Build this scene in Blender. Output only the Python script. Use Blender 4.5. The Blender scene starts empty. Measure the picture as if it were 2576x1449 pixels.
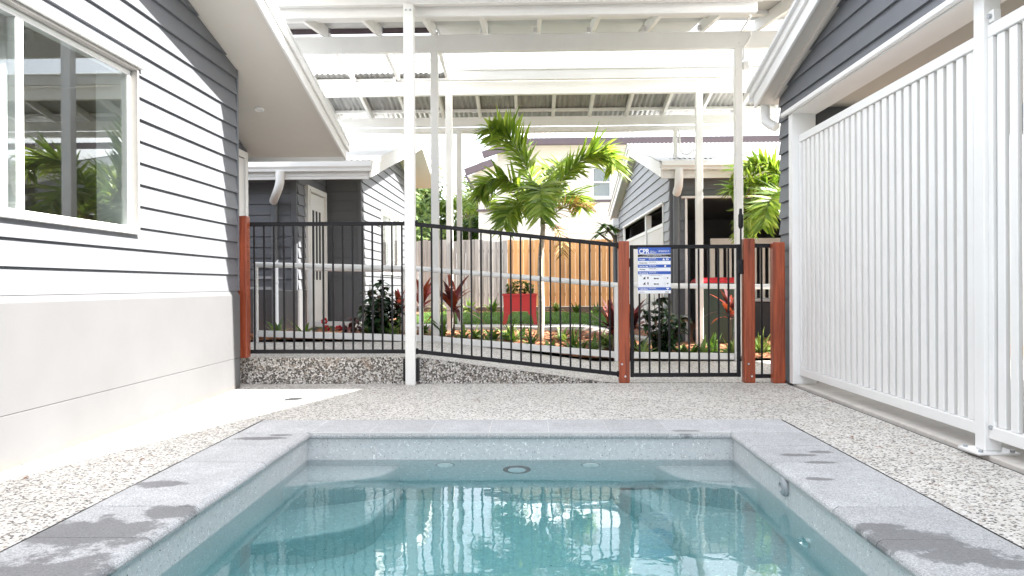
import bpy, bmesh, math, random
from mathutils import Vector, Matrix, noise as mnoise
random.seed(7)
R = math.radians
scene = bpy.context.scene
COL = scene.collection

# ------------------------------------------------------------------ camera, sky, sun, exposure
FPX, CXP, CYP = 1930.0, 1288.0, 724.5            # focal length and centre, in pixels of a 2576 px wide picture
cd = bpy.data.cameras.new('camera'); cam = bpy.data.objects.new('camera', cd); COL.objects.link(cam)
cd.sensor_width = 36; cd.lens = 36 * FPX / 2576; cd.clip_start = .05; cd.clip_end = 2000
CAM = Vector((0, 0, .9))
CROT = Matrix.Rotation(R(1.39), 4, 'Z') @ Matrix.Rotation(R(89.81), 4, 'X') @ Matrix.Rotation(R(-.33), 4, 'Z')
cam.matrix_world = Matrix.Translation(CAM) @ CROT
scene.camera = cam
SUN_EL, SUN_AZ = R(39.9), R(-3)                   # from the right (+X), a touch from behind the camera
world = bpy.data.worlds.new('World'); scene.world = world; world.use_nodes = True
wn = world.node_tree.nodes; wl_ = world.node_tree.links
sky = wn.new('ShaderNodeTexSky'); sky.sky_type = 'NISHITA'; sky.sun_disc = False
sky.sun_elevation = SUN_EL; sky.sun_rotation = R(90) - SUN_AZ
sky.air_density = 1.0; sky.dust_density = 3.0; sky.ozone_density = 1.0
bgn = wn['Background']; bgn.inputs[1].default_value = .15
# thin bright cloud over the whole sky
tcw = wn.new('ShaderNodeTexCoord'); cn = wn.new('ShaderNodeTexNoise'); cn.inputs['Scale'].default_value = 2.2; cn.inputs['Detail'].default_value = 6
wl_.new(tcw.outputs['Generated'], cn.inputs['Vector'])
cr_ = wn.new('ShaderNodeMapRange'); cr_.inputs[1].default_value = .3; cr_.inputs[2].default_value = .7; cr_.inputs[3].default_value = .6; cr_.inputs[4].default_value = .95
wl_.new(cn.outputs['Fac'], cr_.inputs[0])
cm = wn.new('ShaderNodeMix'); cm.data_type = 'RGBA'; wl_.new(cr_.outputs[0], cm.inputs[0]); wl_.new(sky.outputs[0], cm.inputs[6]); cm.inputs[7].default_value = (3.3, 3.35, 3.45, 1)
wl_.new(cm.outputs[2], bgn.inputs[0])
sd = bpy.data.lights.new('sun', 'SUN'); sun = bpy.data.objects.new('sun', sd); COL.objects.link(sun)
sd.energy = 4.2; sd.angle = R(.53); sd.color = (1, .95, .88)
sdir = Vector((math.cos(SUN_EL) * math.cos(SUN_AZ), math.cos(SUN_EL) * math.sin(SUN_AZ), math.sin(SUN_EL)))
sun.rotation_euler = sdir.to_track_quat('Z', 'Y').to_euler(); sun.location = (20, 0, 20)
scene.view_settings.view_transform = 'Standard'; scene.view_settings.look = 'None'
scene.view_settings.exposure = 2.55; scene.view_settings.gamma = 1
scene.render.engine = 'CYCLES'
scene.cycles.max_bounces = 10; scene.cycles.diffuse_bounces = 5; scene.cycles.transmission_bounces = 8
scene.cycles.transparent_max_bounces = 16

def at(ax, val, u, v):
    d = CROT.to_3x3() @ Vector(((u - CXP) / FPX, -(v - CYP) / FPX, -1))
    i = 'xyz'.index(ax); return CAM + d * ((val - CAM[i]) / d[i])

# ------------------------------------------------------------------ materials
def nmat(name):
    m = bpy.data.materials.new(name); m.use_nodes = True
    nt = m.node_tree; b = nt.nodes['Principled BSDF']; return m, nt, b
def nd(nt, t, **k):
    n = nt.nodes.new(t)
    for a, v in k.items(): setattr(n, a, v)
    return n
def pos(nt, sc=(1, 1, 1)):
    g = nd(nt, 'ShaderNodeNewGeometry'); mp = nd(nt, 'ShaderNodeMapping'); mp.inputs['Scale'].default_value = sc
    nt.links.new(g.outputs['Position'], mp.inputs['Vector']); return mp.outputs[0]
def noise(nt, vec, scale, detail=4, rough=.6, dist=0):
    n = nd(nt, 'ShaderNodeTexNoise'); n.inputs['Scale'].default_value = scale; n.inputs['Detail'].default_value = detail
    n.inputs['Roughness'].default_value = rough; n.inputs['Distortion'].default_value = dist
    nt.links.new(vec, n.inputs['Vector']); return n.outputs['Fac']
def ramp(nt, fac, stops, const=False):
    r = nd(nt, 'ShaderNodeValToRGB'); e = r.color_ramp.elements
    if const: r.color_ramp.interpolation = 'CONSTANT'
    while len(e) < len(stops): e.new(.5)
    for el, (p, c) in zip(e, stops):
        el.position = p; el.color = (c, c, c, 1) if isinstance(c, (int, float)) else (*c, 1)
    nt.links.new(fac, r.inputs[0]); return r.outputs[0]
def mixc(nt, fac, a, b, mode='MIX'):
    m = nd(nt, 'ShaderNodeMix', data_type='RGBA', blend_type=mode)
    for i, x in ((0, fac), (6, a), (7, b)):
        if hasattr(x, 'is_linked') or hasattr(x, 'links'): nt.links.new(x, m.inputs[i])
        elif isinstance(x, (int, float)): m.inputs[i].default_value = x if i == 0 else (x, x, x, 1)
        else: m.inputs[i].default_value = (*x, 1)
    return m.outputs[2]
def math_(nt, op, a, b=0.0):
    m = nd(nt, 'ShaderNodeMath', operation=op)
    for i, x in enumerate((a, b)):
        if isinstance(x, (int, float)): m.inputs[i].default_value = x
        else: nt.links.new(x, m.inputs[i])
    return m.outputs[0]
def bump(nt, b, h, strength=.3, dist=.01):
    n = nd(nt, 'ShaderNodeBump'); n.inputs['Strength'].default_value = strength; n.inputs['Distance'].default_value = dist
    nt.links.new(h, n.inputs['Height']); nt.links.new(n.outputs[0], b.inputs['Normal'])
def simple(name, c, rough=.5, var=.12, scale=3, sc=(1, 1, 1), bs=0, bscale=60, metal=0, dirt=0):
    m, nt, b = nmat(name); p = pos(nt, sc)
    f = noise(nt, p, scale, 5)
    col = ramp(nt, f, [(.3, [x * (1 - var) for x in c]), (.7, [min(1, x * (1 + var)) for x in c])])
    if dirt:
        f2 = noise(nt, p, scale * 6, 6, .7)
        col = mixc(nt, ramp(nt, f2, [(.52, 0.0), (.75, dirt)]), col, [x * .45 for x in c])
    nt.links.new(col, b.inputs['Base Color'])
    b.inputs['Roughness'].default_value = rough; b.inputs['Metallic'].default_value = metal
    if bs: bump(nt, b, noise(nt, p, bscale, 3), bs, .004)
    return m

def aggregate(name='exposed_aggregate', matrix=(.68, .655, .61), scale=80, shift=0.0):
    m, nt, b = nmat(name); p = pos(nt)
    wob = noise(nt, p, 40, 2)
    v = nd(nt, 'ShaderNodeTexVoronoi', feature='F1'); v.inputs['Scale'].default_value = scale; nt.links.new(p, v.inputs['Vector'])
    sep = nd(nt, 'ShaderNodeSeparateColor'); nt.links.new(v.outputs['Color'], sep.inputs[0])
    stone = ramp(nt, sep.outputs[0], [(0, (.035, .030, .027)), (.21 + shift, (.085, .063, .048)), (.30 + shift, (.32, .25, .19)), (.36 + shift, (.66, .635, .59)), (.58 + shift * .5, (.78, .76, .72)), (.8, (.54, .52, .49)), (.88, (.82, .80, .78))], True)
    e = nd(nt, 'ShaderNodeTexVoronoi', feature='DISTANCE_TO_EDGE'); e.inputs['Scale'].default_value = scale; nt.links.new(p, e.inputs['Vector'])
    col = mixc(nt, ramp(nt, e.outputs[0], [(.04, 1.0), (.16, 0.0)]), stone, matrix)
    big = noise(nt, p, .9, 4)
    col = mixc(nt, 1.0, col, ramp(nt, big, [(.3, .82), (.7, 1.0)]), 'MULTIPLY')
    st = noise(nt, p, 3.1, 5, .7)
    col = mixc(nt, ramp(nt, st, [(.60, 0.0), (.74, .55)]), col, (.30, .21, .145))
    nt.links.new(col, b.inputs['Base Color']); b.inputs['Roughness'].default_value = .62
    bump(nt, b, e.outputs[0], .55, .006); return m

STAINS = []
def coping_mat():
    m, nt, b = nmat('coping_stone'); p = pos(nt)
    f = noise(nt, p, 150, 5, .8); g = noise(nt, p, 5, 4)
    oi = nd(nt, 'ShaderNodeObjectInfo')
    col = ramp(nt, f, [(.36, (.275, .28, .288)), (.5, (.54, .545, .555)), (.64, (.77, .775, .785))])
    col = mixc(nt, 1.0, col, ramp(nt, g, [(.3, .84), (.7, 1.0)]), 'MULTIPLY')
    col = mixc(nt, 1.0, col, ramp(nt, oi.outputs['Random'], [(0, .84), (1, 1.0)]), 'MULTIPLY')
    wob = noise(nt, p, 8, 8, .72); wet = None
    g2 = nd(nt, 'ShaderNodeNewGeometry'); sx = nd(nt, 'ShaderNodeSeparateXYZ'); nt.links.new(g2.outputs['Position'], sx.inputs[0])
    for (cx, cy, rx, ry) in STAINS:
        dx = math_(nt, 'DIVIDE', math_(nt, 'SUBTRACT', sx.outputs[0], cx), rx)
        dy = math_(nt, 'DIVIDE', math_(nt, 'SUBTRACT', sx.outputs[1], cy), ry)
        d = math_(nt, 'ADD', math_(nt, 'POWER', math_(nt, 'ABSOLUTE', dx), 2.0), math_(nt, 'POWER', math_(nt, 'ABSOLUTE', dy), 2.0))
        d = math_(nt, 'ADD', math_(nt, 'SQRT', d), math_(nt, 'MULTIPLY', math_(nt, 'SUBTRACT', wob, .5), 2.6))
        s = ramp(nt, d, [(.74, 1.0), (.80, .8), (1.0, 0.0)])
        wet = s if wet is None else math_(nt, 'MAXIMUM', wet, s)
    col = mixc(nt, math_(nt, 'MULTIPLY', wet, .68), col, (.085, .085, .09))
    nt.links.new(col, b.inputs['Base Color'])
    nt.links.new(math_(nt, 'SUBTRACT', .8, math_(nt, 'MULTIPLY', wet, .25)), b.inputs['Roughness'])
    bump(nt, b, f, .3, .004); return m

def render_mat():
    m, nt, b = nmat('grey_render'); p = pos(nt); c = (.098, .100, .105)
    col = ramp(nt, noise(nt, p, 1.6, 5), [(.3, [x * .93 for x in c]), (.7, [x * 1.07 for x in c])])
    g2 = nd(nt, 'ShaderNodeNewGeometry'); sx = nd(nt, 'ShaderNodeSeparateXYZ'); nt.links.new(g2.outputs['Position'], sx.inputs[0])
    h = math_(nt, 'ADD', sx.outputs[2], math_(nt, 'MULTIPLY', math_(nt, 'SUBTRACT', noise(nt, p, 7, 5, .7), .5), .12))
    col = mixc(nt, ramp(nt, h, [(.0, .4), (.05, 0.0)]), col, (.14, .11, .085))       # splashed soil along the foot
    nt.links.new(col, b.inputs['Base Color']); b.inputs['Roughness'].default_value = .75
    bump(nt, b, noise(nt, p, 240, 3), .12, .004); return m

def shell_mat():
    m, nt, b = nmat('pool_shell'); p = pos(nt)
    base = ramp(nt, noise(nt, p, 40, 5, .75), [(.3, (.54, .55, .56)), (.7, (.68, .69, .70))])
    dn = nd(nt, 'ShaderNodeTexNoise'); dn.inputs['Scale'].default_value = 30; nt.links.new(p, dn.inputs['Vector'])
    def fleck(scale, thr, sc, keep):
        mp = nd(nt, 'ShaderNodeMapping'); mp.inputs['Scale'].default_value = sc
        mx = mixc(nt, .10, p, dn.outputs['Color'], 'ADD'); nt.links.new(mx, mp.inputs['Vector'])
        v = nd(nt, 'ShaderNodeTexVoronoi'); v.inputs['Scale'].default_value = scale; nt.links.new(mp.outputs[0], v.inputs['Vector'])
        s = nd(nt, 'ShaderNodeSeparateColor'); nt.links.new(v.outputs['Color'], s.inputs[0])
        return math_(nt, 'MULTIPLY', math_(nt, 'LESS_THAN', v.outputs['Distance'], thr), math_(nt, 'LESS_THAN', s.outputs[0], keep))
    w1 = fleck(30, .2, (2.6, 2.6, .6), .6); w2 = fleck(30, .2, (.6, .6, 2.6), .5); k = fleck(60, .22, (1.4, 1.4, .7), .3)
    col = mixc(nt, math_(nt, 'MAXIMUM', w1, w2), base, (.95, .96, .96))
    col = mixc(nt, k, col, (.14, .15, .16))
    nt.links.new(col, b.inputs['Base Color']); b.inputs['Roughness'].default_value = .28; return m

def water_mat():
    m, nt, b = nmat('pool_water'); nt.nodes.remove(b)
    g = nd(nt, 'ShaderNodeBsdfGlass'); g.inputs['IOR'].default_value = 1.333; g.inputs['Roughness'].default_value = 0
    g.inputs['Color'].default_value = (1, 1, 1, 1)
    p = pos(nt, (1, 1, 1)); n1 = noise(nt, p, 3.2, 2, .5, .3); n2 = noise(nt, p, 16, 2, .5, .2)
    h = math_(nt, 'ADD', n1, math_(nt, 'MULTIPLY', n2, .16))
    bn = nd(nt, 'ShaderNodeBump'); bn.inputs['Strength'].default_value = .10; bn.inputs['Distance'].default_value = .02
    nt.links.new(h, bn.inputs['Height']); nt.links.new(bn.outputs[0], g.inputs['Normal'])
    va = nd(nt, 'ShaderNodeVolumeAbsorption'); va.inputs['Color'].default_value = (.54, .962, .975, 1); va.inputs['Density'].default_value = .8
    out = nt.nodes['Material Output']
    nt.links.new(g.outputs[0], out.inputs['Surface']); nt.links.new(va.outputs[0], out.inputs['Volume']); return m

def glass_mat():
    m, nt, b = nmat('window_glass'); nt.nodes.remove(b)
    lw = nd(nt, 'ShaderNodeLayerWeight'); lw.inputs[0].default_value = .5
    fac = math_(nt, 'ADD', math_(nt, 'MULTIPLY', math_(nt, 'POWER', lw.outputs['Facing'], 3.2), .85), .06)
    t = nd(nt, 'ShaderNodeBsdfTransparent'); t.inputs[0].default_value = (.80, .83, .83, 1)
    g = nd(nt, 'ShaderNodeBsdfGlossy'); g.inputs['Roughness'].default_value = .01; g.inputs[0].default_value = (.95, .97, .97, 1)
    mx = nd(nt, 'ShaderNodeMixShader')
    nt.links.new(fac, mx.inputs[0]); nt.links.new(t.outputs[0], mx.inputs[1]); nt.links.new(g.outputs[0], mx.inputs[2])
    nt.links.new(mx.outputs[0], nt.nodes['Material Output'].inputs['Surface']); return m

def wood(name, c, dark, sc=(26, 26, 1.6), rough=.45):
    m, nt, b = nmat(name); p = pos(nt, sc)
    oi = nd(nt, 'ShaderNodeObjectInfo')
    off = nd(nt, 'ShaderNodeVectorMath', operation='ADD'); nt.links.new(p, off.inputs[0])
    cb = nd(nt, 'ShaderNodeCombineXYZ')
    for i in range(3): nt.links.new(math_(nt, 'MULTIPLY', oi.outputs['Random'], 37.0 + i), cb.inputs[i])
    nt.links.new(cb.outputs[0], off.inputs[1])
    f = noise(nt, off.outputs[0], 1.0, 6, .65, .4)
    col = ramp(nt, f, [(.3, dark), (.62, c)])
    col = mixc(nt, 1.0, col, ramp(nt, oi.outputs['Random'], [(0, .72), (1, 1.0)]), 'MULTIPLY')
    nt.links.new(col, b.inputs['Base Color']); b.inputs['Roughness'].default_value = rough
    bump(nt, b, f, .25, .004); return m

def leafmat(name, stops, rough=.45, trans=.35):
    m, nt, b = nmat(name)
    gi = nd(nt, 'ShaderNodeNewGeometry')
    p = pos(nt); f = noise(nt, p, 7, 3)
    r = math_(nt, 'ADD', math_(nt, 'MULTIPLY', gi.outputs['Random Per Island'], .75), math_(nt, 'MULTIPLY', f, .25))
    col = ramp(nt, r, stops); nt.links.new(col, b.inputs['Base Color']); b.inputs['Roughness'].default_value = rough
    tr = nd(nt, 'ShaderNodeBsdfTranslucent'); nt.links.new(mixc(nt, 1.0, col, (1.0, 1.0, .55), 'MULTIPLY'), tr.inputs[0])
    mx = nd(nt, 'ShaderNodeMixShader'); mx.inputs[0].default_value = trans
    nt.links.new(b.outputs[0], mx.inputs[1]); nt.links.new(tr.outputs[0], mx.inputs[2])
    nt.links.new(mx.outputs[0], nt.nodes['Material Output'].inputs['Surface']); return m

STAINS[:] = [(-1.60, 4.50, .17, .05), (-1.50, 4.60, .08, .03), (-1.62, 2.78, .26, .20), (-1.45, 3.02, .12, .10), (-1.55, 2.38, .24, .16), (-1.70, 3.45, .16, .07), (-1.70, 2.1, .2, .25),
             (1.40, 4.05, .09, .04), (1.45, 3.88, .10, .03), (1.53, 4.12, .08, .03), (1.33, 3.55, .07, .03), (1.32, 2.70, .20, .14), (1.42, 2.56, .16, .10), (1.26, 2.86, .12, .05), (1.5, 2.48, .10, .06), (1.36, 1.9, .2, .15), (.95, 4.72, .10, .04)]
MT = {}
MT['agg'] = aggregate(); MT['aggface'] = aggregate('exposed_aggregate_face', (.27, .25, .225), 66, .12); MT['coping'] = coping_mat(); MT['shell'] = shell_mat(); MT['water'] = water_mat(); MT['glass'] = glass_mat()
MT['board'] = simple('slate_weatherboard_paint', (.135, .143, .16), .5, .05, 2.2, bs=.05, bscale=90)
MT['litboard'] = simple('lit_slate_weatherboard_paint', (.29, .305, .33), .5, .05, 2.2, bs=.05, bscale=90)  # slate board colour with the gable's extra light put into it
MT['reveal'] = simple('taupe_window_reveal', (.27, .262, .25), .5, .05, 3)
MT['base'] = render_mat()
MT['white'] = simple('white_paint', (.80, .80, .79), .42, .025, 2.5, bs=.03, bscale=70)
MT['whitewood'] = simple('white_painted_timber', (.76, .755, .735), .5, .04, 3, sc=(1, 1, 1), bs=.08, bscale=40)
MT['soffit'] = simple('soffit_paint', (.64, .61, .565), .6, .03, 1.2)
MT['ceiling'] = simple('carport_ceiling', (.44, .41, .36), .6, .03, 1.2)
MT['cream'] = simple('cream_boards', (.74, .72, .66), .55, .04, 2)
MT['brown'] = simple('plum_brown_trim', (.10, .075, .085), .45, .1, 2)
MT['black'] = simple('black_powdercoat', (.008, .008, .010), .5, .1, 10); MT['black'].node_tree.nodes['Principled BSDF'].inputs['Specular IOR Level'].default_value = .3
MT['gasket'] = simple('dark_joint', (.03, .03, .032), .7, .1, 10)
MT['grout'] = simple('pale_grout', (.62, .61, .6), .8, .06, 12)
MT['roof'] = simple('white_roof_steel', (.74, .75, .75), .4, .03, 2)
MT['iron'] = simple('galvanised_iron', (.34, .335, .32), .5, .28, 2.5, sc=(6, .8, 1), metal=.25, dirt=.5)
MT['lining'] = simple('grey_roof_lining', (.44, .44, .44), .6, .06, 2)
MT['post'] = wood('red_stained_hardwood', (.40, .082, .028), (.15, .026, .011), (30, 30, 2.0), .38)
MT['palenew'] = wood('new_orange_paling', (.78, .42, .17), (.55, .25, .09), (18, 18, 1.2), .7)
MT['paleold'] = wood('weathered_grey_paling', (.48, .45, .43), (.25, .23, .22), (18, 18, 1.2), .8)
MT['sleeper'] = wood('dark_sleeper', (.13, .10, .08), (.05, .04, .03), (1.5, 20, 20), .8)
MT['downpipe'] = simple('slate_downpipe', (.115, .125, .14), .4, .06, 3)
MT['concrete'] = simple('concrete', (.56, .53, .49), .75, .1, 2.5, bs=.15, bscale=80, dirt=.4)
MT['path'] = simple('pale_concrete_path', (.50, .49, .47), .8, .08, 2, bs=.1, bscale=60)
MT['soil'] = simple('mulch', (.25, .105, .05), .9, .45, 22, bs=.8, bscale=55, dirt=.7)
MT['chips'] = leafmat('mulch_chips', [(.1, (.12, .045, .02)), (.45, (.30, .12, .05)), (.8, (.42, .22, .11)), (1, (.5, .34, .2))], .85, 0)
MT['lawn'] = simple('lawn_turf', (.075, .15, .022), .8, .25, 14, bs=.6, bscale=120)
MT['grass'] = leafmat('grass_blades', [(.1, (.05, .11, .015)), (.6, (.10, .19, .03)), (1, (.16, .26, .05))], .6, .3)
MT['earth'] = simple('bare_earth', (.20, .19, .14), .9, .2, .5)
MT['red'] = simple('red_planter_paint', (.50, .030, .035), .35, .06, 4)
MT['binred'] = simple('red_bin_lid', (.48, .02, .03), .4, .05, 4)
MT['bingreen'] = simple('green_bin_plastic', (.022, .045, .034), .45, .1, 4)
MT['cloth'] = simple('white_curtain', (.72, .71, .70), .9, .04, 4)
MT['room'] = simple('room_wall', (.40, .37, .34), .8, .04, 2)
MT['chrome'] = simple('chrome', (.75, .77, .78), .12, .02, 5, metal=1)
MT['greyplastic'] = simple('grey_plastic', (.36, .38, .40), .4, .05, 5)
MT['signwhite'] = simple('sign_white', (.80, .81, .83), .35, .01, 5)
MT['signblue'] = simple('sign_blue', (.022, .09, .42), .35, .03, 5)
MT['signblack'] = simple('sign_black', (.012, .012, .018), .35, .05, 5)
MT['trunk'] = simple('palm_trunk', (.42, .37, .30), .8, .25, 4, sc=(3, 3, 14), bs=.4, bscale=30)
MT['bark'] = simple('bark', (.16, .12, .085), .9, .3, 8, bs=.5, bscale=30)
MT['palm'] = leafmat('palm_leaf', [(.1, (.09, .17, .026)), (.35, (.19, .31, .045)), (.7, (.32, .43, .075)), (1, (.48, .56, .17))], .32, .45)
MT['palmdead'] = leafmat('dry_palm_leaf', [(.1, (.25, .12, .05)), (.6, (.42, .26, .10)), (1, (.5, .38, .18))], .7, .3)
MT['rachis'] = simple('palm_rachis', (.16, .22, .06), .5, .15, 6)
MT['darkleaf'] = leafmat('dark_glossy_leaf', [(.1, (.008, .024, .012)), (.6, (.022, .055, .022)), (1, (.06, .12, .04))], .3, .15)
MT['midleaf'] = leafmat('mid_green_leaf', [(.1, (.035, .085, .015)), (.6, (.09, .18, .03)), (1, (.2, .3, .06))], .45, .3)
MT['paleleaf'] = leafmat('pale_variegated_leaf', [(.1, (.06, .13, .03)), (.5, (.18, .29, .07)), (1, (.42, .48, .22))], .5, .3)
MT['treeleaf'] = leafmat('far_tree_leaf', [(.1, (.05, .10, .02)), (.6, (.13, .2, .045)), (1, (.25, .32, .09))], .6, .3)
MT['cordred'] = leafmat('cordyline_red', [(.1, (.10, .012, .014)), (.5, (.24, .035, .022)), (1, (.42, .15, .06))], .35, .25)
MT['corddark'] = leafmat('cordyline_dark', [(.1, (.035, .010, .016)), (.55, (.09, .022, .028)), (1, (.24, .055, .045))], .35, .2)
MT['cordpink'] = leafmat('cordyline_pink', [(.1, (.25, .03, .05)), (.6, (.45, .10, .11)), (1, (.55, .26, .18))], .4, .3)
MT['flower'] = leafmat('red_flower', [(.1, (.45, .015, .03)), (1, (.7, .05, .07))], .5, .2)

# ------------------------------------------------------------------ object helpers
def link(o): COL.objects.link(o); return o
def wloc(o):
    v = Vector((0, 0, 0))
    while o is not None: v += o.location; o = o.parent
    return v
def tag(o, label=None, cat=None, group=None, kind=None):
    for k, v in (('label', label), ('category', cat), ('group', group), ('kind', kind)):
        if v: o[k] = v
    return o
def thing(name, label, cat, loc, group=None):
    o = link(bpy.data.objects.new(name, None)); o.location = loc; o.empty_display_size = .1
    return tag(o, label, cat, group)
def mk(name, verts, faces, mat, parent=None, smooth=False, bev=0, segs=2, closed=True, base=None, mats=None, fm=None):
    off = wloc(parent) if parent else (Vector(base) if base else Vector((0, 0, 0)))
    me = bpy.data.meshes.new(name); me.from_pydata([tuple(Vector(v) - off) for v in verts], [], faces)
    for x in (mats or [mat]): me.materials.append(MT[x] if isinstance(x, str) else x)
    if fm: me.polygons.foreach_set('material_index', fm)
    if closed or bev:
        b = bmesh.new(); b.from_mesh(me)
        if closed: bmesh.ops.recalc_face_normals(b, faces=b.faces)
        if bev: bmesh.ops.bevel(b, geom=list(b.edges), offset=bev, segments=segs, affect='EDGES', profile=.6, clamp_overlap=True)
        b.to_mesh(me); b.free()
    if smooth: me.polygons.foreach_set('use_smooth', [True] * len(me.polygons))
    o = link(bpy.data.objects.new(name, me)); o.parent = parent
    if base and not parent: o.location = base
    return o
def struct(o): o['kind'] = 'structure'; return o
def boxg(lo, hi):
    x0, y0, z0 = lo; x1, y1, z1 = hi
    return [(x0, y0, z0), (x1, y0, z0), (x1, y1, z0), (x0, y1, z0), (x0, y0, z1), (x1, y0, z1), (x1, y1, z1), (x0, y1, z1)], \
           [(0, 3, 2, 1), (4, 5, 6, 7), (0, 1, 5, 4), (1, 2, 6, 5), (2, 3, 7, 6), (3, 0, 4, 7)]
def merge(parts):
    V, Fc = [], []
    for v, f in parts:
        n = len(V); V += list(v); Fc += [tuple(i + n for i in q) for q in f]
    return V, Fc
def box(name, lo, hi, mat, parent=None, bev=.004, segs=1, base=None): return mk(name, *boxg(lo, hi), mat, parent, bev=bev, segs=segs, base=base)
def boxes(name, lst, mat, parent=None): return mk(name, *merge([boxg(a, b) for a, b in lst]), mat, parent)
def prismg(poly, ax, a, b):
    n = len(poly); V = []
    for t in (a, b):
        for p, q in poly: V.append({'x': (t, p, q), 'y': (p, t, q), 'z': (p, q, t)}[ax])
    Fc = [tuple(range(n - 1, -1, -1)), tuple(range(n, 2 * n))] + [(i, (i + 1) % n, n + (i + 1) % n, n + i) for i in range(n)]
    return V, Fc
def prism(name, poly, ax, a, b, mat, parent=None, bev=0, segs=1): return mk(name, *prismg(poly, ax, a, b), mat, parent, bev=bev, segs=segs)
def beamg(p, q, w, h):          # square beam between two points, w sideways, h upwards
    p, q = Vector(p), Vector(q); d = (q - p).normalized(); up = Vector((0, 0, 1)) if abs(d.z) < .95 else Vector((0, 1, 0))
    s = d.cross(up).normalized(); t = s.cross(d); V = []
    for c in (p, q):
        for a, b in ((-1, -1), (1, -1), (1, 1), (-1, 1)): V.append(c + s * a * w / 2 + t * b * h / 2)
    return V, [(0, 1, 2, 3), (7, 6, 5, 4), (0, 4, 5, 1), (1, 5, 6, 2), (2, 6, 7, 3), (3, 7, 4, 0)]
def beam(name, p, q, w, h, mat, parent=None, bev=.003): return mk(name, *beamg(p, q, w, h), mat, parent, bev=bev, segs=1)
def tubeg(pts, r, seg=12):
    pts = [Vector(p) for p in pts]; rs = r if isinstance(r, (list, tuple)) else [r] * len(pts); V, Fc = [], []
    d0 = (pts[1] - pts[0]).normalized(); a = d0.orthogonal().normalized()
    for i, p in enumerate(pts):
        if i == 0: d = d0
        elif i == len(pts) - 1: d = (pts[i] - pts[i - 1]).normalized()
        else: d = ((pts[i + 1] - p).normalized() + (p - pts[i - 1]).normalized()).normalized()
        a = (a - d * a.dot(d)).normalized(); b = d.cross(a)
        for k in range(seg):
            t = 2 * math.pi * k / seg; V.append(p + (a * math.cos(t) + b * math.sin(t)) * rs[i])
    for i in range(len(pts) - 1):
        for k in range(seg):
            k2 = (k + 1) % seg; Fc.append((i * seg + k, i * seg + k2, (i + 1) * seg + k2, (i + 1) * seg + k))
    n = (len(pts) - 1) * seg
    Fc += [tuple(range(seg - 1, -1, -1)), tuple(range(n, n + seg))]
    return V, Fc
def smooth_by_angle(o, ang=40):
    me = o.data; me.polygons.foreach_set('use_smooth', [True] * len(me.polygons))
    b = bmesh.new(); b.from_mesh(me)
    for e in b.edges:
        if len(e.link_faces) == 2 and e.calc_face_angle(0) > R(ang): e.smooth = False
    b.to_mesh(me); b.free()
def tube(name, pts, r, mat, parent=None, seg=12):
    o = mk(name, *tubeg(pts, r, seg), mat, parent); smooth_by_angle(o); return o
def arc(c, r, a0, a1, n, ax):   # points of an arc in plane 'xz' or 'yz'
    out = []
    for i in range(n + 1):
        t = R(a0 + (a1 - a0) * i / n); p, q = r * math.cos(t), r * math.sin(t)
        out.append(Vector(c) + (Vector((p, 0, q)) if ax == 'xz' else Vector((0, p, q))))
    return out
def disc(name, c, n, r, h, mat, parent=None, prof=None, seg=24):   # turned piece: profile of (radius, height) along n
    n = Vector(n).normalized(); a = n.orthogonal().normalized(); b = n.cross(a); c = Vector(c)
    prof = prof or [(r, 0), (r, h * .6), (r * .85, h), (0, h)]
    V, Fc = [], []
    for rr, hh in prof:
        for k in range(seg):
            t = 2 * math.pi * k / seg; V.append(c + n * hh + (a * math.cos(t) + b * math.sin(t)) * max(rr, 1e-4))
    for i in range(len(prof) - 1):
        for k in range(seg):
            k2 = (k + 1) % seg; Fc.append((i * seg + k, i * seg + k2, (i + 1) * seg + k2, (i + 1) * seg + k))
    Fc.append(tuple(range(seg - 1, -1, -1))); Fc.append(tuple(range((len(prof) - 1) * seg, len(prof) * seg)))
    o = mk(name, V, Fc, mat, parent); smooth_by_angle(o, 35); return o
def piece(name, me, loc, parent, rot=(0, 0, 0), scale=(1, 1, 1)):
    o = link(bpy.data.objects.new(name, me)); o.parent = parent
    o.location = Vector(loc) - (wloc(parent) if parent else Vector((0, 0, 0))); o.rotation_euler = rot; o.scale = scale; return o
def corrg(x0, x1, y0, z0, y1, z1, pitch=.076, amp=.009, per=6):
    n = max(2, int((x1 - x0) / pitch * per)); V, Fc = [], []
    for i in range(n + 1):
        x = x0 + (x1 - x0) * i / n; h = amp * math.sin(2 * math.pi * x / pitch)
        V += [(x, y0, z0 + h), (x, y1, z1 + h)]
    Fc = [(2 * i, 2 * i + 2, 2 * i + 3, 2 * i + 1) for i in range(n)]
    return V, Fc
def corr(name, x0, x1, y0, z0, y1, z1, mat, parent, **k): return mk(name, *corrg(x0, x1, y0, z0, y1, z1, **k), mat, parent, smooth=True, closed=False)

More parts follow.
